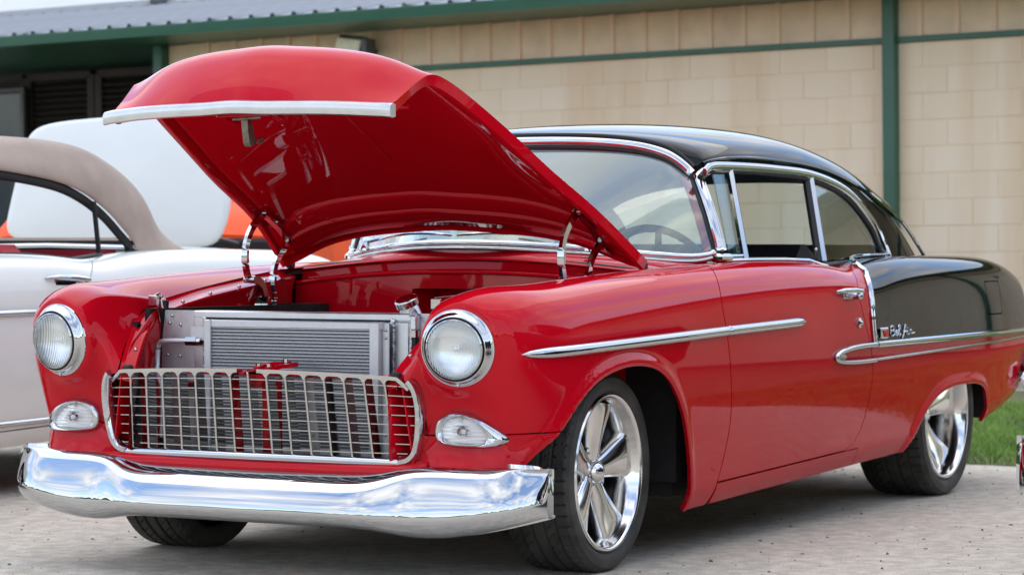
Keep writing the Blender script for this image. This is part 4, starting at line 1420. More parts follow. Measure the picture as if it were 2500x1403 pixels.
# ------------------------------------------------------------------ roof
RC = [(-1.005, 0, 1.372), (-1.06, 0, 1.402), (-1.25, 0, 1.432), (-1.6, 0, 1.456), (-2.05, 0, 1.458), (-2.45, 0, 1.425), (-2.75, 0, 1.378), (-2.95, 0, 1.325), (-3.06, 0, 1.288)]
RE = [(-1.135, .600, 1.278), (-1.20, .625, 1.300), (-1.42, .638, 1.318), (-1.75, .645, 1.318), (-2.12, .648, 1.304), (-2.42, .652, 1.264), (-2.64, .657, 1.215), (-2.82, .663, 1.158), (-2.95, .668, 1.118)]
rc = crom(RC, 24); re_ = crom(RE, 24)
cols = [(0, 1), (.15, .998), (.35, .965), (.55, .885), (.72, .755), (.86, .56), (.95, .34), (.985, .15), (1.0, .06), (1.0, 0)]
net = []
for i, (c, e) in enumerate(zip(rc, re_)):
    half = []
    t = i / 23
    for f, h in cols:
        hh = h if t > .12 else h * (t / .12) + (1 - f ** 2.6) * (1 - t / .12)
        x = c[0] + (e[0] - c[0]) * f ** 2.4
        half.append((x, e[1] * f, e[2] + (c[2] - e[2]) * hh))
    half = np.array(half)
    net.append(np.concatenate([half[:0:-1] * np.array([1, -1, 1]), half]))
GR = bsurf(net, 110, 120)
V = GR.reshape(-1, 3); F = grid_tris(110, 120)
if vnormals(V, F)[55 * 120 + 60][2] < 0: F = F[:, ::-1]
NR = vnormals(V, F)
V, F = flange(V, F, -NR * .012)
mesh('roof', V, F, BLACK, car)
V = (GR - NR.reshape(GR.shape) * .02).reshape(-1, 3)
mesh('headliner', V, grid_tris(110, 120), BLACKIN, car)
def wy(z): return .738 - (z - .945) * .27
for s in (-1, 1):
    # drip rail and window top chrome
    P = [(p[0], s * (abs(p[1]) + .004), p[2] - .004) for p in (GR[i, -1] for i in range(4, 110))]
    MB().tube(P, (.007, .008), 8).build('drip_rail', BLACK, car)
    wt_ = crom([(-1.085, 1.255), (-1.16, 1.277), (-1.35, 1.283), (-1.7, 1.283), (-2.09, 1.270), (-2.405, 1.213), (-2.59, 1.104), (-2.648, 1.008), (-2.66, .962)], 60)
    MB().tube([(x, s * (wy(z) + .006), z) for x, z in wt_], [(.009, .015 if i < 40 else .017) for i in range(60)], 10).build('window_moulding', CHROME, car)
    MB().tube([(x + .018, s * (wy(z) - .004), z - .018) for x, z in wt_], (.010, .010), 8).build('window_seal', RUBBER, car)
    # rear pillar
    def wyq(z): return .742 - (z - .945) * .30
    pil = [(-2.60, 1.130), (-2.70, 1.165), (-2.80, 1.155), (-2.90, 1.128), (-2.99, 1.065), (-3.06, 1.005), (-3.10, .955), (-2.62, .955), (-2.64, 1.02), (-2.60, 1.09)]
    net = []
    pl_f = crom([(-2.40, 1.235), (-2.52, 1.165), (-2.60, 1.085), (-2.64, 1.01), (-2.65, .955)], 14)
    pl_r = crom([(-2.66, 1.212), (-2.83, 1.150), (-2.96, 1.09), (-3.05, 1.015), (-3.11, .955)], 14)
    for (xf_, zf_), (xr_, zr_) in zip(pl_f, pl_r):
        net.append([(xf_, s * (wy(zf_) - .006), zf_), (xf_ * .5 + xr_ * .5, s * (wy(zf_ * .5 + zr_ * .5) + .010), zf_ * .5 + zr_ * .5), (xr_, s * (wy(zr_) - .004), zr_), (xr_ - .01, s * (wy(zr_) - .06), zr_ - .004), (xr_ - .02, s * (wy(zr_) - .13), zr_)])
    G = bsurf(net, 30, 24); F = grid_tris(30, 24)
    if s < 0: F = F[:, ::-1]
    mesh('rear_pillar', G.reshape(-1, 3), F, BLACK, car)
    MB().tube([(x - .012, s * (wy(z) - .004), z) for x, z in pl_r], .007, 8).build('rear_glass_moulding', CHROME, car)
    # side glass with its frames
    sg = empty('side_window'); sg.parent = car
    def pane(poly, name, material):
        mb = MB().prism([(x, s * (wy(z) - .012), z) for x, z in poly], (0, -s * .005, 0))
        return mb.build(name, material, sg, smooth=False)
    pane([(-1.195, 1.262), (-1.315, 1.265), (-1.265, .962), (-1.165, .962)], 'vent_pane', SGLASS)
    pane([(-2.075, 1.270)] + [(x + .012, z - .012) for x, z in wt_ if x < -2.10][:-1] + [(-2.63, .955), (-1.995, .950)], 'quarter_pane', SGLASS)
    mb = MB()
    mb.tube([(-1.330, s * (wy(1.270) - .006), 1.270), (-1.275, s * (wy(.955) - .004), .955)], (.009, .010), flat='rect')
    mb.tube([(-1.19, s * (wy(1.262) - .006), 1.262), (-1.33, s * (wy(1.264) - .006), 1.264)], .007, 8)
    mb.tube([(-1.16, s * (wy(.968) - .006), .968), (-1.275, s * (wy(.968) - .006), .968)], .006, 8)
    mb.build('vent_frame', CHROME, sg, sharp=30)
    MB().tube([(-1.345, s * (wy(1.270) - .012), 1.272), (-1.292, s * (wy(.955) - .010), .955)], (.008, .012), flat='rect').build('vent_seal', RUBBER, sg)
    MB().tube([(-2.075, s * (wy(1.27) - .006), 1.275), (-1.992, s * (wy(.945) - .002), .945)], (.011, .010), flat='rect').build('glass_edge_frame', CHROME, sg, sharp=30)
    MB().tube([(-2.055, s * (wy(1.27) - .014), 1.275), (-1.972, s * (wy(.945) - .012), .945)], (.010, .012), flat='rect').build('glass_edge_seal', RUBBER, sg)
    # inner door panel and quarter trim
    mb = MB().prism([(-.95, s * .715, .935), (-1.9, s * .715, .935), (-2.7, s * .70, .950), (-2.7, s * .70, .3), (-.95, s * .715, .3)], (0, -s * .02, 0))
    mb.build('inner_trim', VINYL, car, smooth=False)
    MB().tube([(-1.05, s * .732, .940), (-1.6, s * .732, .946), (-1.95, s * .73, .930), (-2.7, s * .72, .955)], (.014, .010), 8).build('sill_felt', RUBBER, car)
# rear window, parcel shelf, deck lid, rear panel
net = []
for f in (-1, -.7, -.35, 0, .35, .7, 1):
    net.append([(-3.05 + .10 * f * f, f * .60, 1.285 - .15 * f * f), (-3.25 + .16 * f * f, f * .63, 1.14 - .06 * f * f), (-3.38 + .26 * f * f, f * .66, .975)])
G = bsurf(net, 30, 12)
mesh('rear_window', G.reshape(-1, 3), grid_tris(30, 12), GLASS, car)
net = []
for f in (-1, -.9, -.6, -.3, 0, .3, .6, .9, 1):
    net.append([(-2.62, f * .72, .957), (-3.0, f * .71, .965), (-3.35, f * .68, .972 + .015 * (1 - f * f)), (-3.70, f * .66, .955 + .03 * (1 - f * f)), (-3.96, f * .63, .89 + .03 * (1 - f * f)), (-4.0, f * .64, .62), (-3.96, f * .68, .42), (-3.90, f * .68, .37)])
G = bsurf(net, 40, 40); F = grid_tris(40, 40)
if vnormals(G.reshape(-1, 3), F)[40 * 20][2] < 0: F = F[:, ::-1]
mesh('deck_lid', G.reshape(-1, 3), F, BLACK, car)
# tail lights and rear bumper ends
for s in (-1, 1):
    mb = MB()
    mb.prism([(-3.955, s * .885, .640), (-3.955, s * .80, .640), (-4.00, s * .80, .46), (-3.985, s * .885, .46)], (-.03, 0, 0))
    t_ = mb.build('tail_light', CHROME, car, sharp=30)
    for k in range(8): MB().box((-3.985 - .004 * k, s * .845, .622 - k * .020), (.03, .074, .010), bev=.003).build('rib', STAIN, t_)
    MB().box((-4.03, s * .80, .68), (.04, .07, .07), bev=.012).build('lens', RED, t_)
P = [(-3.90, .885, .43), (-3.98, .915, .435), (-4.05, .88, .435), (-4.12, .6, .435), (-4.13, 0, .435)]
P = bcurve(P + [(x, -y, z) for x, y, z in P[-2::-1]], 60)
mb = MB().tube(P, [(.028 * k, .062 * k) for k in [min(1, .15 + .85 * math.sqrt(min(i, 59 - i) / 6)) for i in range(60)]], 16)
for s in (-1, 1):
    mb.sphere((-4.08, s * .62, .47), .06, 8, (1, .9, 1.8))
mb.build('rear_bumper', CHROME, car)

# ------------------------------------------------------------------ interior
ins = MB()
for x0 in (-1.95, -2.75):
    ins.box((x0, 0, .55), (.50, 1.30, .20), bev=.06)
    ins.box((x0 - .20 if x0 > -2.5 else x0 + -.12, 0, .78), (.16, 1.30, .46), bev=.06)
ins.build('bench_seats', VINYL, car)
MB().box((-2.98, 0, .955), (.34, 1.22, .02), bev=.005).build('parcel_shelf', VINYL, car)
net = []
for y in np.linspace(-.68, .68, 9):
    net.append([(xb(y) - .06, y, zb_(y) - .012), (xb(y) - .16, y, zb_(y) - .012), (-.98 - .05 * y * y, y, .965), (-1.06, y, .93), (-1.04, y, .82), (-1.0, y, .72)])
G = bsurf(net, 40, 20)
mesh('dashboard', G.reshape(-1, 3), grid_tris(40, 20), VINYL, car)
MB().box((-.92, 0, .70), (.05, 1.3, .5)).build('toe_board', BLACKIN, car, smooth=False)
st = empty('steering_wheel'); st.parent = car
sc0 = Vector((-1.335, .375, .888)); sax = Vector((-.86, 0, .50)).normalized()
SM = Vector((0, 0, 1)).rotation_difference(sax).to_matrix()
R_ = .205
mb = MB().tube([sc0 + SM @ Vector((R_ * math.cos(a), R_ * math.sin(a), 0)) for a in np.linspace(0, 2 * PI, 64, endpoint=False)], .013, 10, closed=True)
mb.build('wheel_rim', BLACKIN, st)
mb = MB()
for a in np.linspace(0, 2 * PI, 40, endpoint=False):
    p = sc0 + SM @ Vector(((R_ - .013) * math.cos(a), (R_ - .013) * math.sin(a), .004)); mb.sphere(p, .008, 5)
mb.tube([sc0 + SM @ Vector(((R_ - .016) * math.cos(a), (R_ - .016) * math.sin(a), .006)) for a in np.linspace(0, 2 * PI, 64, endpoint=False)], .005, 6, closed=True)
for a in (.2, PI - .2, -PI / 2):
    mb.tube([sc0 + SM @ Vector((.02 * math.cos(a), .02 * math.sin(a), -.03)), sc0 + SM @ Vector((R_ * math.cos(a), R_ * math.sin(a), 0))], (.012, .004), 8)
mb.lathe([(0, .01), (.03, .005), (.04, -.03), (.03, -.05)], 20, M=SM, c=sc0, axis='Z')
mb.build('wheel_spokes', CHROME, st)
MB().tube([sc0 + SM @ Vector((0, 0, -.04)), sc0 + SM @ Vector((0, 0, -.40))], .025, 10).build('steering_column', BLACKIN, st)

# ------------------------------------------------------------------ wheels
def tyre_mesh(R, rim, w, seed=1, na=420):
    """tread with circumferential grooves and slanted sipes cut into it; local axis Y, outer side +Y"""
    h = w / 2
    prof = [(rim - .004, h * .80), (rim + .004, h * .88), (rim + (R - rim) * .25, h * .985), (rim + (R - rim) * .5, h * 1.0), (rim + (R - rim) * .75, h * .975), (R - .012, h * .91)]
    tread = []
    for t in np.linspace(.885, -.885, 61): tread.append((R - .007 * abs(t) ** 3 - (0 if abs(t) < .86 else .002), h * t))
    prof2 = prof + tread + [(r, -y) for r, y in prof[::-1]]
    n0 = len(prof); n1 = n0 + len(tread)
    V = []
    grooves = (-.52, -.18, .18, .52)
    pitch = 2 * PI / 52
    for k in range(na):
        a = 2 * PI * k / na
        for i, (r, y) in enumerate(prof2):
            rr = r
            if n0 <= i < n1:
                u = y / h
                if min(abs(u - g) for g in grooves) < .034: rr -= .0075
                else:
                    ph = (a + .22 * abs(u) + .05 * math.sin(u * 5)) / pitch
                    fph = ph - math.floor(ph)
                    lim = .10
                    if abs(u) > .55:
                        if fph < lim: rr -= .006
                    elif abs(u) > .18:
                        ph = (a * 1.0 - .34 * u) / pitch; fph = ph - math.floor(ph)
                        if fph < lim and (abs(u) - .18) > .05: rr -= .0055
            V.append((rr * math.cos(a), y, rr * math.sin(a)))
    F = grid_quads(na, len(prof2), wrap_u=True)
    return V, F

def make_wheel(name, R, rim, w, dish, parent, twist=0.0):
    wh = empty(name); wh.parent = parent
    V, F = tyre_mesh(R, rim, w)
    ty = mesh('tyre', V, F, TYRE, wh, sharp=40)
    h = w / 2
    o = h * .90
    mb = MB().lathe([(rim - .003, o - .02), (rim + .003, o - .004), (rim + .004, o + .003), (rim - .001, o + .008), (rim - .008, o + .007), (rim - .013, o - .001), (rim - .016, o - .010),
                     (rim - .021, o - .018), (rim - .027, o - dish * .8), (rim - .036, o - dish - .03), (rim - .042, -h * .5), (rim - .03, -h * .9)], 96)
    rim_o = mb.build('rim', POLISH, wh, sharp=50)
    # five swept spokes, creased along the middle
    hub = o - dish * 1.15; yo = o - dish * .55
    for k in range(5):
        a0 = 2 * PI * k / 5 + twist
        st_ = [(.035, .034, hub - .002, .008), (.065, .040, hub, .012), (.095, .047, hub * .9 + yo * .1, .014), (.13, .055, hub * .68 + yo * .32, .014), (.165, .064, hub * .38 + yo * .62, .010), (.195, .071, hub * .1 + yo * .9, .006), (rim - .028, .078, yo, .002)]
        if rim > .25: st_ = [(r * (1 if r < .1 else rim / .243), wd, y, c) for r, wd, y, c in st_[:-1]] + [st_[-1]]
        net = []
        for r, wd, y, c in st_:
            row = []
            for u, dy in ((-1, -.034), (-1.0, -.014), (-.90, -.002), (-.40, c * .45), (0, c * .75), (.40, c * .45), (.90, -.002), (1.0, -.014), (1, -.034)):
                tx = u * wd
                row.append((r * math.cos(a0) - tx * math.sin(a0), y + dy, r * math.sin(a0) + tx * math.cos(a0)))
            net.append(row)
        G = bsurf(net, 26, 34)
        F = [f[::-1] for f in grid_quads(26, 34)]
        mesh('spoke', G.reshape(-1, 3), F, POLISH, wh, sharp=60)
        # lug nut in its pocket, between two spokes
        a1 = a0 + PI / 5
        c = (.068 * math.cos(a1), hub - .012, .068 * math.sin(a1))
        mb = MB().lathe([(.020, -.012), (.019, .006), (.015, .007), (.0145, -.006)], 18, c=c)
        mb.build('lug_pocket', POLISH, wh)
        mb = MB().lathe([(.0, .012), (.007, .011), (.0105, .004), (.0105, -.01)], 6, c=(c[0], c[1] - .002, c[2]))
        mb.build('lug_nut', CHROME, wh, smooth=False)
    mb = MB().lathe([(.040, hub - .05), (.040, hub - .006), (.038, hub + .006), (.035, hub + .014), (.028, hub + .022), (.018, hub + .028), (.009, hub + .031), (0, hub + .032)], 36)
    mb.build('centre_cap', POLISH, wh)
    mb = MB().lathe([(.10, hub - .04), (.085, hub - .028), (.04, hub - .020)], 40)
    mb.build('hub_flange', POLISH, wh)
    mb = MB().lathe([(0, -h * .2), (.15, -h * .2), (.155, -h * .25), (.155, -h * .35), (0, -h * .35)], 40)
    mb.build('brake_disc', mat('brake_disc', (.10, .095, .09), .45, .7, var=.2, vscale=30), wh)
    mb = MB().lathe([(0, -h * .55), (rim - .045, -h * .55)], 40)
    mb.build('dark_backing', DARK, wh)
    return wh
def copy_tree(o, parent, links=None):
    c = o.copy(); COL.objects.link(c); c.parent = parent
    for ch in o.children: copy_tree(ch, c)
    return c
fwl = make_wheel('front_wheel', .308, .240, .235, .040, car, math.radians(96))
fwl.location = (0, .722, .304)
fwl.rotation_euler = (0, 0, math.radians(1.2))
fwr = copy_tree(fwl, car)
fwr.location = (0, -.722, .304); fwr.rotation_euler = (0, math.radians(20), PI + math.radians(1.2))
rwl = make_wheel('rear_wheel', .332, .258, .29, .085, car, math.radians(20))
rwl.location = (-3.03, .722, .327)
rwr = copy_tree(rwl, car)
rwr.location = (-3.03, -.722, .327); rwr.rotation_euler = (0, .5, PI)

# ------------------------------------------------------------------ ground
def sheet(name, x0, x1, y0, y1, z, material, n=(2, 2), kind='structure'):
    V = [(x0 + (x1 - x0) * i / (n[0] - 1), y0 + (y1 - y0) * j / (n[1] - 1), z) for i in range(n[0]) for j in range(n[1])]
    o = mesh(name, V, grid_quads(*n), material, None, smooth=False)
    o['kind'] = kind
    return o
sheet('ground', -400, 400, -400, 400, 0, GROUND)
# grass strip between the gravel and the building, with a ragged edge
V = []; ny = 160
for j in range(ny):
    y = -16 + 36 * j / (ny - 1)
    xe = -4.75 + .10 * math.sin(y * 3.1) + .07 * math.sin(y * 9.7 + 1) + .04 * math.sin(y * 23)
    V += [(xe + .10, y, .001), (xe - .25, y, .012), (-8.5, y, .014), (-12.9, y, .014)]
o = mesh('grass_verge', V, [f[::-1] for f in grid_quads(ny, 4)], SOIL, None); o['kind'] = 'structure'
V = []; F = []
def blade(x, y, h, w):
    a = rng.uniform(0, 2 * PI); b = rng.uniform(0, 2 * PI); l = h * rng.uniform(.2, .9)
    dx_, dy_ = math.cos(a) * w, math.sin(a) * w
    i = len(V)
    V.extend([(x - dx_, y - dy_, .004), (x + dx_, y + dy_, .004), (x + math.cos(b) * l * .4 + dx_ * .6, y + math.sin(b) * l * .4 + dy_ * .6, h * .6), (x + math.cos(b) * l, y + math.sin(b) * l, h)])
    F.append((i, i + 1, i + 2)); F.append((i, i + 2, i + 3))
n = 52000
px_ = -4.55 - 4.6 * rng.random(n) ** 1.3; py_ = -1.5 + 4.5 * rng.random(n)
for x, y in zip(px_, py_):
    if x > -4.9 and rng.random() < .65: continue
    blade(x, y, rng.uniform(.025, .075), rng.uniform(.002, .004))
o = mesh('grass', V, F, GRASS, None, smooth=False, kind='stuff')
# loose pebbles on the gravel
V = []; F = []
ico = bmesh.new(); bmesh.ops.create_icosphere(ico, subdivisions=1, radius=1.0)
iv = [v.co.copy() for v in ico.verts]; if_ = [[v.index for v in f.verts] for f in ico.faces]; ico.free()
for k in range(2000):
    x = rng.uniform(-4.6, 2.2); y = rng.uniform(-3.8, 2.4)
    r = .0022 + .0055 * rng.random() ** 5
    sx, sy, sz = r * rng.uniform(.7, 1.3), r * rng.uniform(.7, 1.3), r * rng.uniform(.4, .8)
    i = len(V)
    V.extend([(x + v.x * sx, y + v.y * sy, sz * .4 + v.z * sz) for v in iv]); F.extend([[q + i for q in f] for f in if_])
mesh('pebbles', V, F, STONE, None, smooth=False, kind='stuff')

# ------------------------------------------------------------------ the block building
PHI = math.radians(-4.63)
bld = empty('building', (-12.3196, -2.8525, 0), 0, 'tan concrete block building with green trim and grey ribbed metal roof', 'building')
bld.rotation_euler = (.0135, 0, PHI)
S0, S1 = -7.18, 17.0
wall = MB().box((-.1010, (S0 + S1) / 2, 1.47), (.2, S1 - S0, 2.95)).build('wall', MORTAR, bld, smooth=False)
bl_me = {}
def block_mesh(L, H):
    k = (round(L, 3), round(H, 3))
    if k not in bl_me:
        mb = MB().box((0, 0, 0), (.06, L - .005, H - .005), bev=.003)
        me = bpy.data.meshes.new('block'); me.from_pydata([tuple(v) for v in mb.V], [], mb.F); me.materials.append(BLOCK)
        bl_me[k] = me
    return bl_me[k]
rest = MB()
ZJ = [2.389 - .2028 * k for k in range(12)]
rows_ = [(2.581, 2.389)] + [(ZJ[k], ZJ[k + 1]) for k in range(11)] + [(ZJ[11], 0)]
nb = 0
for ri, (zt, zb2) in enumerate(rows_):
    offs = -.104 if ri % 2 == 0 else .100
    k0 = math.floor((S0 - offs) / .4064)
    s = offs + k0 * .4064
    while s < S1:
        a, b = max(s, S0), min(s + .4064, S1)
        if b - a > .03:
            c = (a + b) / 2
            jit = rng.uniform(-.0015, .0015)
            inframe = c > -7.2 and c < 1.55 and zt > .80 and nb < 290
            if -4.62 < c < -3.42 and .62 < (zt + zb2) / 2 < 1.55 and False: pass
            if inframe:
                o = bpy.data.objects.new('block', block_mesh(b - a, zt - zb2)); COL.objects.link(o)
                o.parent = wall; o.location = (-.026 + jit, c, (zt + zb2) / 2); nb += 1
            else:
                rest.box((-.026 + jit, c, (zt + zb2) / 2), (.06, b - a - .006, zt - zb2 - .006))
        s += .4064
o = rest.build('blocks', BLOCK, wall, smooth=False, kind='stuff')
# ribbed metal siding above the trim, one pan per rib
rib = .3043
pan = MB()
H0, H1 = 2.627, 2.952
prof = [(-.010, 0), (-.010, .225), (.016, .238), (.016, .272), (-.010, .285), (-.010, rib - .0005)]
V = [(x * 1.4, y, z) for x, y in prof for z in (H0, H1)]
F = [(2 * i, 2 * i + 2, 2 * i + 3, 2 * i + 1) for i in range(len(prof) - 1)]
V += [(-.04, y, z) for y in (0, rib - .0005) for z in (H0, H1)]
pme = bpy.data.meshes.new('siding_panel'); pme.from_pydata(V, [], F); pme.materials.append(TAN)
k = 0
s = -4.26 - .272 - rib * 10
while s < S1 - rib:
    if s > S0 - .05:
        o = bpy.data.objects.new('siding_panel', pme); COL.objects.link(o); o.parent = bld; o.location = (0, s, 0)
    s += rib
MB().box((.012, (S0 + S1) / 2, 2.604), (.055, S1 - S0, .044), bev=.004).build('trim_rail', GREEN, bld, smooth=False)
for sc in (.055, 6.1, 12.2):
    MB().box((.046, sc, 1.49), (.10, .10, 2.98), bev=.004).build('pillar', GREEN, bld, smooth=False)
MB().box((.046, -7.235, 1.47), (.12, .10, 2.95), bev=.004).build('pillar', GREEN, bld, smooth=False)
# eave: soffit, gutter, roof sheets
EO = .85
MB().box((EO / 2 - 1.05, 1.0, 2.962), (EO + 2.10, 32.0, .020)).build('soffit', GREEN, bld, smooth=False)
mb = MB().prism([(EO, -15, 2.950), (EO + .012, -15, 2.950), (EO + .035, -15, 3.030), (EO + .035, -15, 3.042), (EO, -15, 3.042)], (0, 32, 0))
mb.build('gutter', GREEN, bld, smooth=False)
random.seed(5)
mb = MB()
for q in (-8.2, -6.05, -3.95, -1.9): mb.prism([(EO - .01, q, 3.043), (EO + .037, q, 3.043), (EO + .037, q + .035, 3.045), (EO - .01, q + .12, 3.062)], (0, .02, .004))
mb.build('gutter_straps', ALUW, bld, smooth=False, kind='stuff')
SL = .205
def rz_(x): return 3.052 + (EO - .02 - x) * SL
V = [(EO + .02, -15, rz_(EO + .02)), (EO + .02, 17, rz_(EO + .02)), (-9, 17, rz_(-9)), (-9, -15, rz_(-9))]
mesh('roof', V + [(x, y, z - .02) for x, y, z in V], [(0, 1, 2, 3), (7, 6, 5, 4), (0, 4, 5, 1), (1, 5, 6, 2), (2, 6, 7, 3), (3, 7, 4, 0)], ROOFM, bld, smooth=False)
rme = bpy.data.meshes.new('roof_rib')
V = [(x, y, rz_(x) + z) for x in (EO + .022, -9) for y, z in ((-.032, .001), (-.014, .026), (.014, .026), (.032, .001))]
rme.from_pydata(V, [], [(0, 1, 5, 4), (1, 2, 6, 5), (2, 3, 7, 6), (0, 3, 2, 1), (4, 5, 6, 7)]); rme.materials.append(ROOFM)
cme = bpy.data.meshes.new('rib_closure')
V = [(EO + .0265, y, rz_(EO + .022) + z) for y, z in ((-.030, .0), (-.013, .024), (.013, .024), (.030, .0))]
V += [(x - .004, y, z) for x, y, z in V]
cme.from_pydata(V, [], [(0, 3, 2, 1), (0, 1, 5, 4), (1, 2, 6, 5), (2, 3, 7, 6)]); cme.materials.append(DARK)
s = -14.9
while s < 4:
    o = bpy.data.objects.new('roof_rib', rme); COL.objects.link(o); o.parent = bld; o.location = (0, s, 0)
    c = bpy.data.objects.new('rib_closure', cme); COL.objects.link(c); c.parent = o
    s += .2286
mb = MB().prism([(-1.25, -15, rz_(-1.25)), (-1.25, -15, rz_(-1.25) + .07), (-5, -15, rz_(-5) + .12), (-5, -15, rz_(-5))], (0, 6.62, 0))
mb.prism([(-1.25, -8.30, rz_(-1.25)), (-1.25, -8.30, rz_(-1.25) + .045), (-5, -8.30, rz_(-5) + .06), (-5, -8.30, rz_(-5))], (0, 4.1, 0))
mb.build('skylight_sheet', ROOFW, bld, smooth=False, kind='stuff')
MB().box((-1.3, -8.34, rz_(-1.3) + .07), (.25, .16, .13), bev=.01).build('roof_vent', GREYM, bld, smooth=False)
# recessed bay at the left with brown louvred shutters and a window
rec = MB().box((-1.95, -10.8, 1.47), (.2, 7.3, 2.95)); rec.box((-1.0, -7.20, 1.47), (1.9, .06, 2.95))
rec.build('recess_wall', BROWN, bld, smooth=False)
for a, b in ((-10.95, -10.22), (-10.14, -9.30), (-9.20, -8.28)):
    sh = empty('louvre_shutter'); sh.parent = bld
    z0, z1 = 1.2, 2.86
    for q in (a, b): MB().box((-1.33, q, (z0 + z1) / 2), (.07, .09, z1 - z0), bev=.004).build('shutter_stile', BROWN, sh, smooth=False)
    for q in (z0, z1): MB().box((-1.33, (a + b) / 2, q), (.07, b - a, .08), bev=.004).build('shutter_rail', BROWN, sh, smooth=False)
    M3 = Matrix.Rotation(math.radians(35), 3, 'Y')
    mb = MB().box((0, 0, 0), (.085, b - a - .09, .012), M=M3, bev=.003)
    sme = bpy.data.meshes.new('slat'); sme.from_pydata([tuple(v) for v in mb.V], [], mb.F); sme.materials.append(BROWN)
    z = z0 + .08
    while z < z1 - .05:
        o = bpy.data.objects.new('slat', sme); COL.objects.link(o); o.parent = sh; o.location = (-1.34, (a + b) / 2, z); z += .062
wi = MB().box((-1.20, -10.62, 1.75), (.03, 1.0, 1.92), bev=.01).build('glass_door', WINGLASS, bld, smooth=False)
for q in (-10.10, -11.14): MB().box((-1.19, q, 1.75), (.06, .05, 1.95), bev=.004).build('door_stile', GREYM, wi, smooth=False)
MB().box((-1.19, -10.62, 2.735), (.06, 1.09, .05), bev=.004).build('door_head', GREYM, wi, smooth=False)
# window behind the coupe, seen through its windscreen
wn_ = empty('window'); wn_.parent = bld
MB().box((.012, -4.02, 1.12), (.03, .72, .56)).build('pane', WINGLASS, wn_, smooth=False)
for q in (-4.40, -4.02, -3.64): MB().box((.030, q, 1.12), (.05, .05, .60), bev=.004).build('window_frame', TEAL, wn_, smooth=False)
for q in (.84, 1.12, 1.40): MB().box((.031, -4.02, q), (.045, .80, .04), bev=.004).build('window_bar', TEAL, wn_, smooth=False)
# flood light under the eave
fl = empty('flood_light', (0, 0, 0), 0, 'square flood light with pale yellow lens fixed to the block building wall', 'flood light')
fb_ = empty('lamp_head'); 
bpy.data.objects.remove(fb_)
fl.parent = None
fl.matrix_world = Matrix.Translation((-12.3196, -2.8525, 0)) @ Matrix.Rotation(PHI, 4, 'Z') @ Matrix.Translation((.30, -4.93, 2.725))
MR = Matrix.Rotation(math.radians(-14), 3, 'Y') @ Matrix.Rotation(math.radians(-8), 3, 'X')
MB().box((0, -.03, 0), (.05, .26, .15), M=MR, bev=.008).build('lamp_lens', LAMPM, fl, smooth=False)
MB().box((-.03, -.01, .012), (.07, .30, .185), M=MR, bev=.012).build('lamp_housing', GREYM, fl, smooth=False)
MB().box((-.06, .14, -.01), (.16, .05, .17), bev=.012).build('driver_box', GREYM, fl, smooth=False)
MB().tube([(-.05, .05, 0), (-.30, .05, -.02)], .02, 10).build('bracket', GREYM, fl)

# ------------------------------------------------------------------ white convertible parked alongside
cv = empty('convertible', (.35, -3.23, .02), 0, 'white convertible with tan canvas top and red seats parked beside the coupe', 'car')
def plain_split(parent, material, zmin=None):
    return split_body(parent, material, material, False)
plain_split(cv, WHITE)
V, F = sweep_on_side([(.62, .690), (-1.0, .726), (-2.6, .728)], .013, .014, 60, 0, (.05, .05))
both_list('side_moulding', V, F, CHROME, cv)
V, F = sweep_on_side([(-.5, .262), (-1.4, .272), (-2.3, .290)], .012, .012, 40)
both_list('sill_moulding', V, F, CHROME, cv)
y0 = ys(-1.76, .85)
for sgn in (1, -1):
    mb = MB()
    mb.tube([(-1.60, sgn * (y0 + .008), .850), (-1.66, sgn * (y0 + .026), .854), (-1.76, sgn * (y0 + .036), .850), (-1.86, sgn * (y0 + .030), .842)], [(.004, .004), (.010, .010), (.012, .012), (.008, .009)], 10)
    mb.tube([(-1.84, sgn * (y0 - .01), .826), (-1.84, sgn * (y0 + .03), .826)], .016, 12)
    mb.box((-1.75, sgn * (y0 + .004), .832), (.18, .01, .036), bev=.004)
    mb.build('door_handle', CHROME, cv)
tops = crom([(-1.13, 1.375), (-1.35, 1.405), (-1.65, 1.425), (-2.0, 1.435), (-2.30, 1.418), (-2.52, 1.352), (-2.68, 1.270), (-2.75, 1.20), (-2.84, 1.08), (-2.95, .955)], 34)
lows = crom([(-1.13, 1.30), (-1.35, 1.302), (-1.65, 1.285), (-1.98, 1.250), (-2.16, 1.200), (-2.30, 1.128), (-2.40, 1.05), (-2.46, 1.0), (-2.51, .955), (-2.93, .948)], 34)
net = []
for (xt, zt), (xl, zl) in zip(tops, lows):
    k = np.interp(xt, [-2.9, -2.4, -2.0], [.80, .70, .66])
    yl = .735 - (zl - .955) * .16
    half = [(xt + .0, 0, zt + .018), (xt, .25, zt + .016), (xt, .44, zt + .008), (xt * .93 + xl * .07, .585, zt * .95 + zl * .05), (xt * .7 + xl * .3, yl - .06, zt * .62 + zl * .38), (xt * .35 + xl * .65, yl - .012, zt * .3 + zl * .7), (xl, yl, zl), (xl - .004, yl - .012, zl - .002)]
    half = np.array(half)
    net.append(np.concatenate([half[:0:-1] * np.array([1, -1, 1]), half]))
G = bsurf(net, 80, 70); F = grid_tris(80, 70)
V = G.reshape(-1, 3)
if vnormals(V, F)[40 * 70 + 35][2] < 0: F = F[:, ::-1]
N_ = vnormals(V, F)
hole = np.maximum(np.maximum(V[:, 0] + 2.30, np.abs(V[:, 1]) - .52), np.maximum(1.02 - V[:, 2], V[:, 2] - 1.36))
VL, FL_ = clip(V - N_ * .022, F[:, ::-1], hole)
V2, F2 = clip(V, F, hole)
V2, F2 = flange(V2, F2, -vnormals(V2, F2) * .02)
mesh('canvas_top', V2, F2, CANVAS, cv)
mesh('canvas_lining', VL, FL_, BLACKIN, cv)
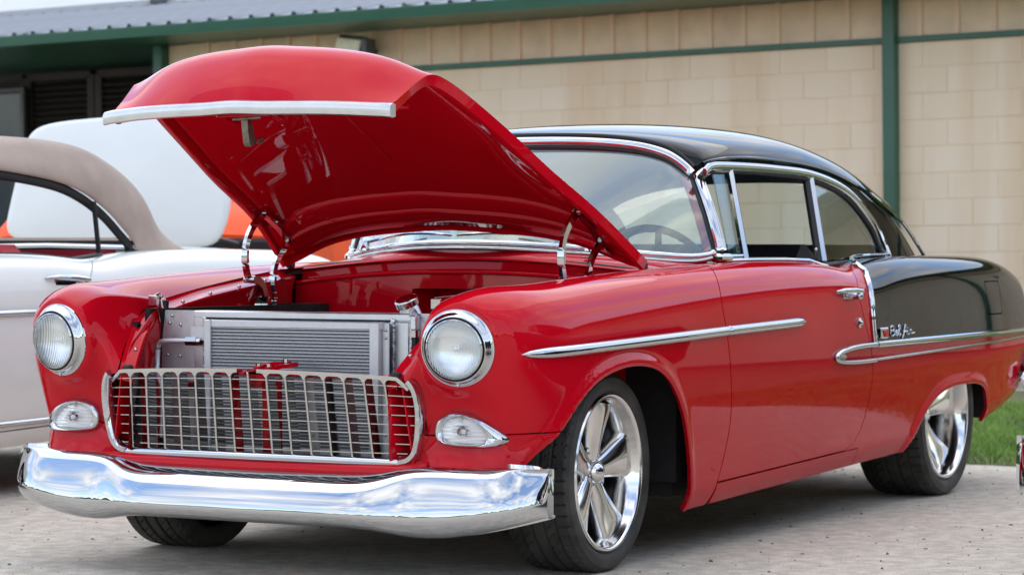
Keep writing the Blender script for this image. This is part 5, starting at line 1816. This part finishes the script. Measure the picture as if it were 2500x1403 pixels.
for s in (1, -1):
    MB().tube([(p[0] + .012, s * (abs(p[1]) - .022), p[2] - .012) for p in G[2:72, -1]], (.014, .022), 8).build('top_frame', BLACKIN, cv)
    MB().tube([(-2.20, s * .70, 1.17), (-2.22, s * .715, .93)], (.009, .012), 8).build('quarter_bar', BLACKIN, cv)
    MB().tube([(-1.0, s * .735, .945), (-1.7, s * .74, .945), (-2.0, s * .735, .925), (-2.2, s * .73, .945)], (.02, .008), 8).build('sill_trim', BLACKIN, cv)
MB().box((-2.0, 0, .5), (2.2, 1.42, .5)).build('cabin_floor', REDVINYL, cv, smooth=False)
for x0, h in ((-1.70, .985), (-2.38, .965)):
    MB().box((x0, 0, .80), (.22, 1.36, (h - .80) * 2), bev=.05).build('seat_back', REDVINYL, cv)
net = []
for f in (-1, -.9, -.6, -.3, 0, .3, .6, .9, 1):
    net.append([(-2.62, f * .74, .952), (-3.0, f * .72, .962), (-3.35, f * .68, .970 + .015 * (1 - f * f)), (-3.70, f * .66, .955 + .03 * (1 - f * f)), (-3.96, f * .63, .89 + .03 * (1 - f * f)), (-4.0, f * .64, .62), (-3.96, f * .68, .42), (-3.90, f * .68, .37)])
G = bsurf(net, 40, 40); F = grid_tris(40, 40)
if vnormals(G.reshape(-1, 3), F)[40 * 20][2] < 0: F = F[:, ::-1]
mesh('deck_lid', G.reshape(-1, 3), F, WHITE, cv)
MB().tube([(-2.70, -.70, .972), (-2.78, 0, .985), (-2.70, .70, .972)], (.016, .010), 8).build('deck_moulding', CHROME, cv)
def reuse(src, material, parent, name=None, M=None):
    me = src.data.copy(); me.materials.clear(); me.materials.append(material)
    o = bpy.data.objects.new(name or src.name.split('.')[0], me); COL.objects.link(o); o.parent = parent
    if M is not None: o.matrix_local = M
    return o
CLOSE = Matrix.Translation((-.545, 0, .930)) @ Matrix.Rotation(math.radians(36), 4, 'Y') @ Matrix.Translation((.536, 0, -.953))
src = {o.name.split('.')[0]: o for o in car.children_recursive if o.type == 'MESH'}
def finish_parked(parent, paint, roof=None):
    reuse(src['hood_skin'], paint, parent, 'hood', CLOSE)
    reuse(src['cowl'], paint, parent); reuse(src['windscreen'], GLASS, parent)
    reuse(src['front_bumper'], CHROME, parent); reuse(src['lower_valance'], paint, parent)
    reuse(src['chassis'], DARK, parent)
    for n_ in ('windscreen_base_moulding', 'header_moulding'): reuse(src[n_], CHROME, parent)
    for o in [c for c in car.children_recursive if c.name.split('.')[0] in ('windscreen_pillar', 'cowl_side')]:
        reuse(o, paint if 'cowl' in o.name else CHROME, parent)
    for w_ in (fwl, fwr, rwl, rwr): copy_tree(w_, parent)
finish_parked(cv, WHITE)

# ------------------------------------------------------------------ orange truck with a white raised hood, behind the convertible
tk = empty('pickup_truck', (-4.96, -4.57, 0), math.radians(25), 'orange truck with its white hood panel standing open behind the convertible', 'truck')
xs_ = [(-.15, 1.06), (-.5, 1.22), (-1.2, 1.26), (-1.45, 1.28), (-2.0, 1.72), (-3.0, 1.76), (-3.4, 1.26), (-4.8, 1.22)]
net = []
for x, zt in crom(xs_, 16):
    w_ = .90 if zt < 1.4 else .74
    net.append([(x, -.90, .50), (x, -.94, .80), (x, -w_, min(zt, 1.2)), (x, -w_ + .1, zt), (x, 0, zt + .03), (x, w_ - .1, zt), (x, w_, min(zt, 1.2)), (x, .94, .80), (x, .90, .50)])
G = bsurf(net, 50, 40); F = grid_tris(50, 40)
V2, F2 = flange(G.reshape(-1, 3), F, (0, 0, -.02))
mesh('body', V2, F2, ORANGE, tk)
MB().box((-.12, 0, .80), (.10, 1.74, .50), bev=.02).build('engine_bay', DARK, tk, smooth=False)
MB().box((-2.5, 0, .45), (4.6, 1.6, .2)).build('chassis', DARK, tk, smooth=False)
for x in (-.8, -3.9):
    for s in (-1, 1):
        MB().lathe([(.0, -.10), (.2, -.10), (.34, -.11), (.36, -.06), (.36, .06), (.34, .11), (.2, .10), (0, .09)], 32, c=(x, s * .78, .36)).build('wheel', TYRE, tk)
ho = [(-.655, 1.05), (-.62, 1.20), (-.57, 1.42), (-.53, 1.58), (-.47, 1.65), (-.33, 1.677), (-.13, 1.694), (.21, 1.72), (.40, 1.705), (.51, 1.63), (.555, 1.45), (.575, 1.28), (.545, 1.13), (.50, 1.03), (.40, 1.002), (.0, 1.0), (-.40, 1.02)]
c_ = bcurve(ho, 80, closed=True); c_ = c_.mean(0) + (c_ - c_.mean(0)) * 1.035
V = []
for k, lift in ((1.0, -.03), (1.0, .0), (.985, .016), (.93, .03), (.6, .06), (.25, .075)):
    m_ = c_.mean(0)
    for y, z in c_: 
        yy_, zz3 = m_[0] + (y - m_[0]) * k, m_[1] + (z - m_[1]) * k
        V.append((.40 + lift * .5, yy_, zz3))
nc = len(c_)
V.append((.40 + .039, *c_.mean(0)))
F = grid_quads(6, nc, wrap_v=True) + [(5 * nc + i, 5 * nc + (i + 1) % nc, 6 * nc) for i in range(nc)] + [tuple(range(nc))[::-1]]
mesh('raised_hood', V, F, WHITE2, tk, sharp=50)
for s in (-.5, .5): MB().tube([(.38, s, 1.05), (-.05, s * 1.1, 1.02)], .012, 8).build('hood_strut', GREYM, tk)

# ------------------------------------------------------------------ black coupe across the aisle (its side shows in the bumper)
bk = empty('parked_coupe', (.32, 3.378, .165), 0, 'black coupe at the right, only its rounded chrome bumper end inside the frame', 'car')
plain_split(bk, BLACK)
finish_parked(bk, BLACK)
reuse(src['roof'], BLACK, bk); reuse(src['deck_lid'], BLACK, bk)

# ------------------------------------------------------------------ far trees round the field (they show in the chrome)
V = []; F = []
for k in range(9000):
    a = rng.uniform(-1.9, 1.9); R = rng.uniform(80, 110)
    hmax = 3.5 + 2.5 * math.sin(a * 9) * math.sin(a * 23 + 1) + 1.5 * math.sin(a * 57)
    z = rng.uniform(.2, 1) * max(1.2, hmax)
    c = Vector((R * math.cos(a), R * math.sin(a), z)); sz = rng.uniform(.5, 1.3)
    d1 = Vector(rng.normal(size=3)).normalized() * sz; d2 = Vector(rng.normal(size=3)).normalized() * sz
    i = len(V); V.extend([c - d1, c + d2, c + d1, c - d2]); F.append((i, i + 1, i + 2, i + 3))
mesh('far_trees', V, F, LEAF, None, smooth=False, kind='stuff')
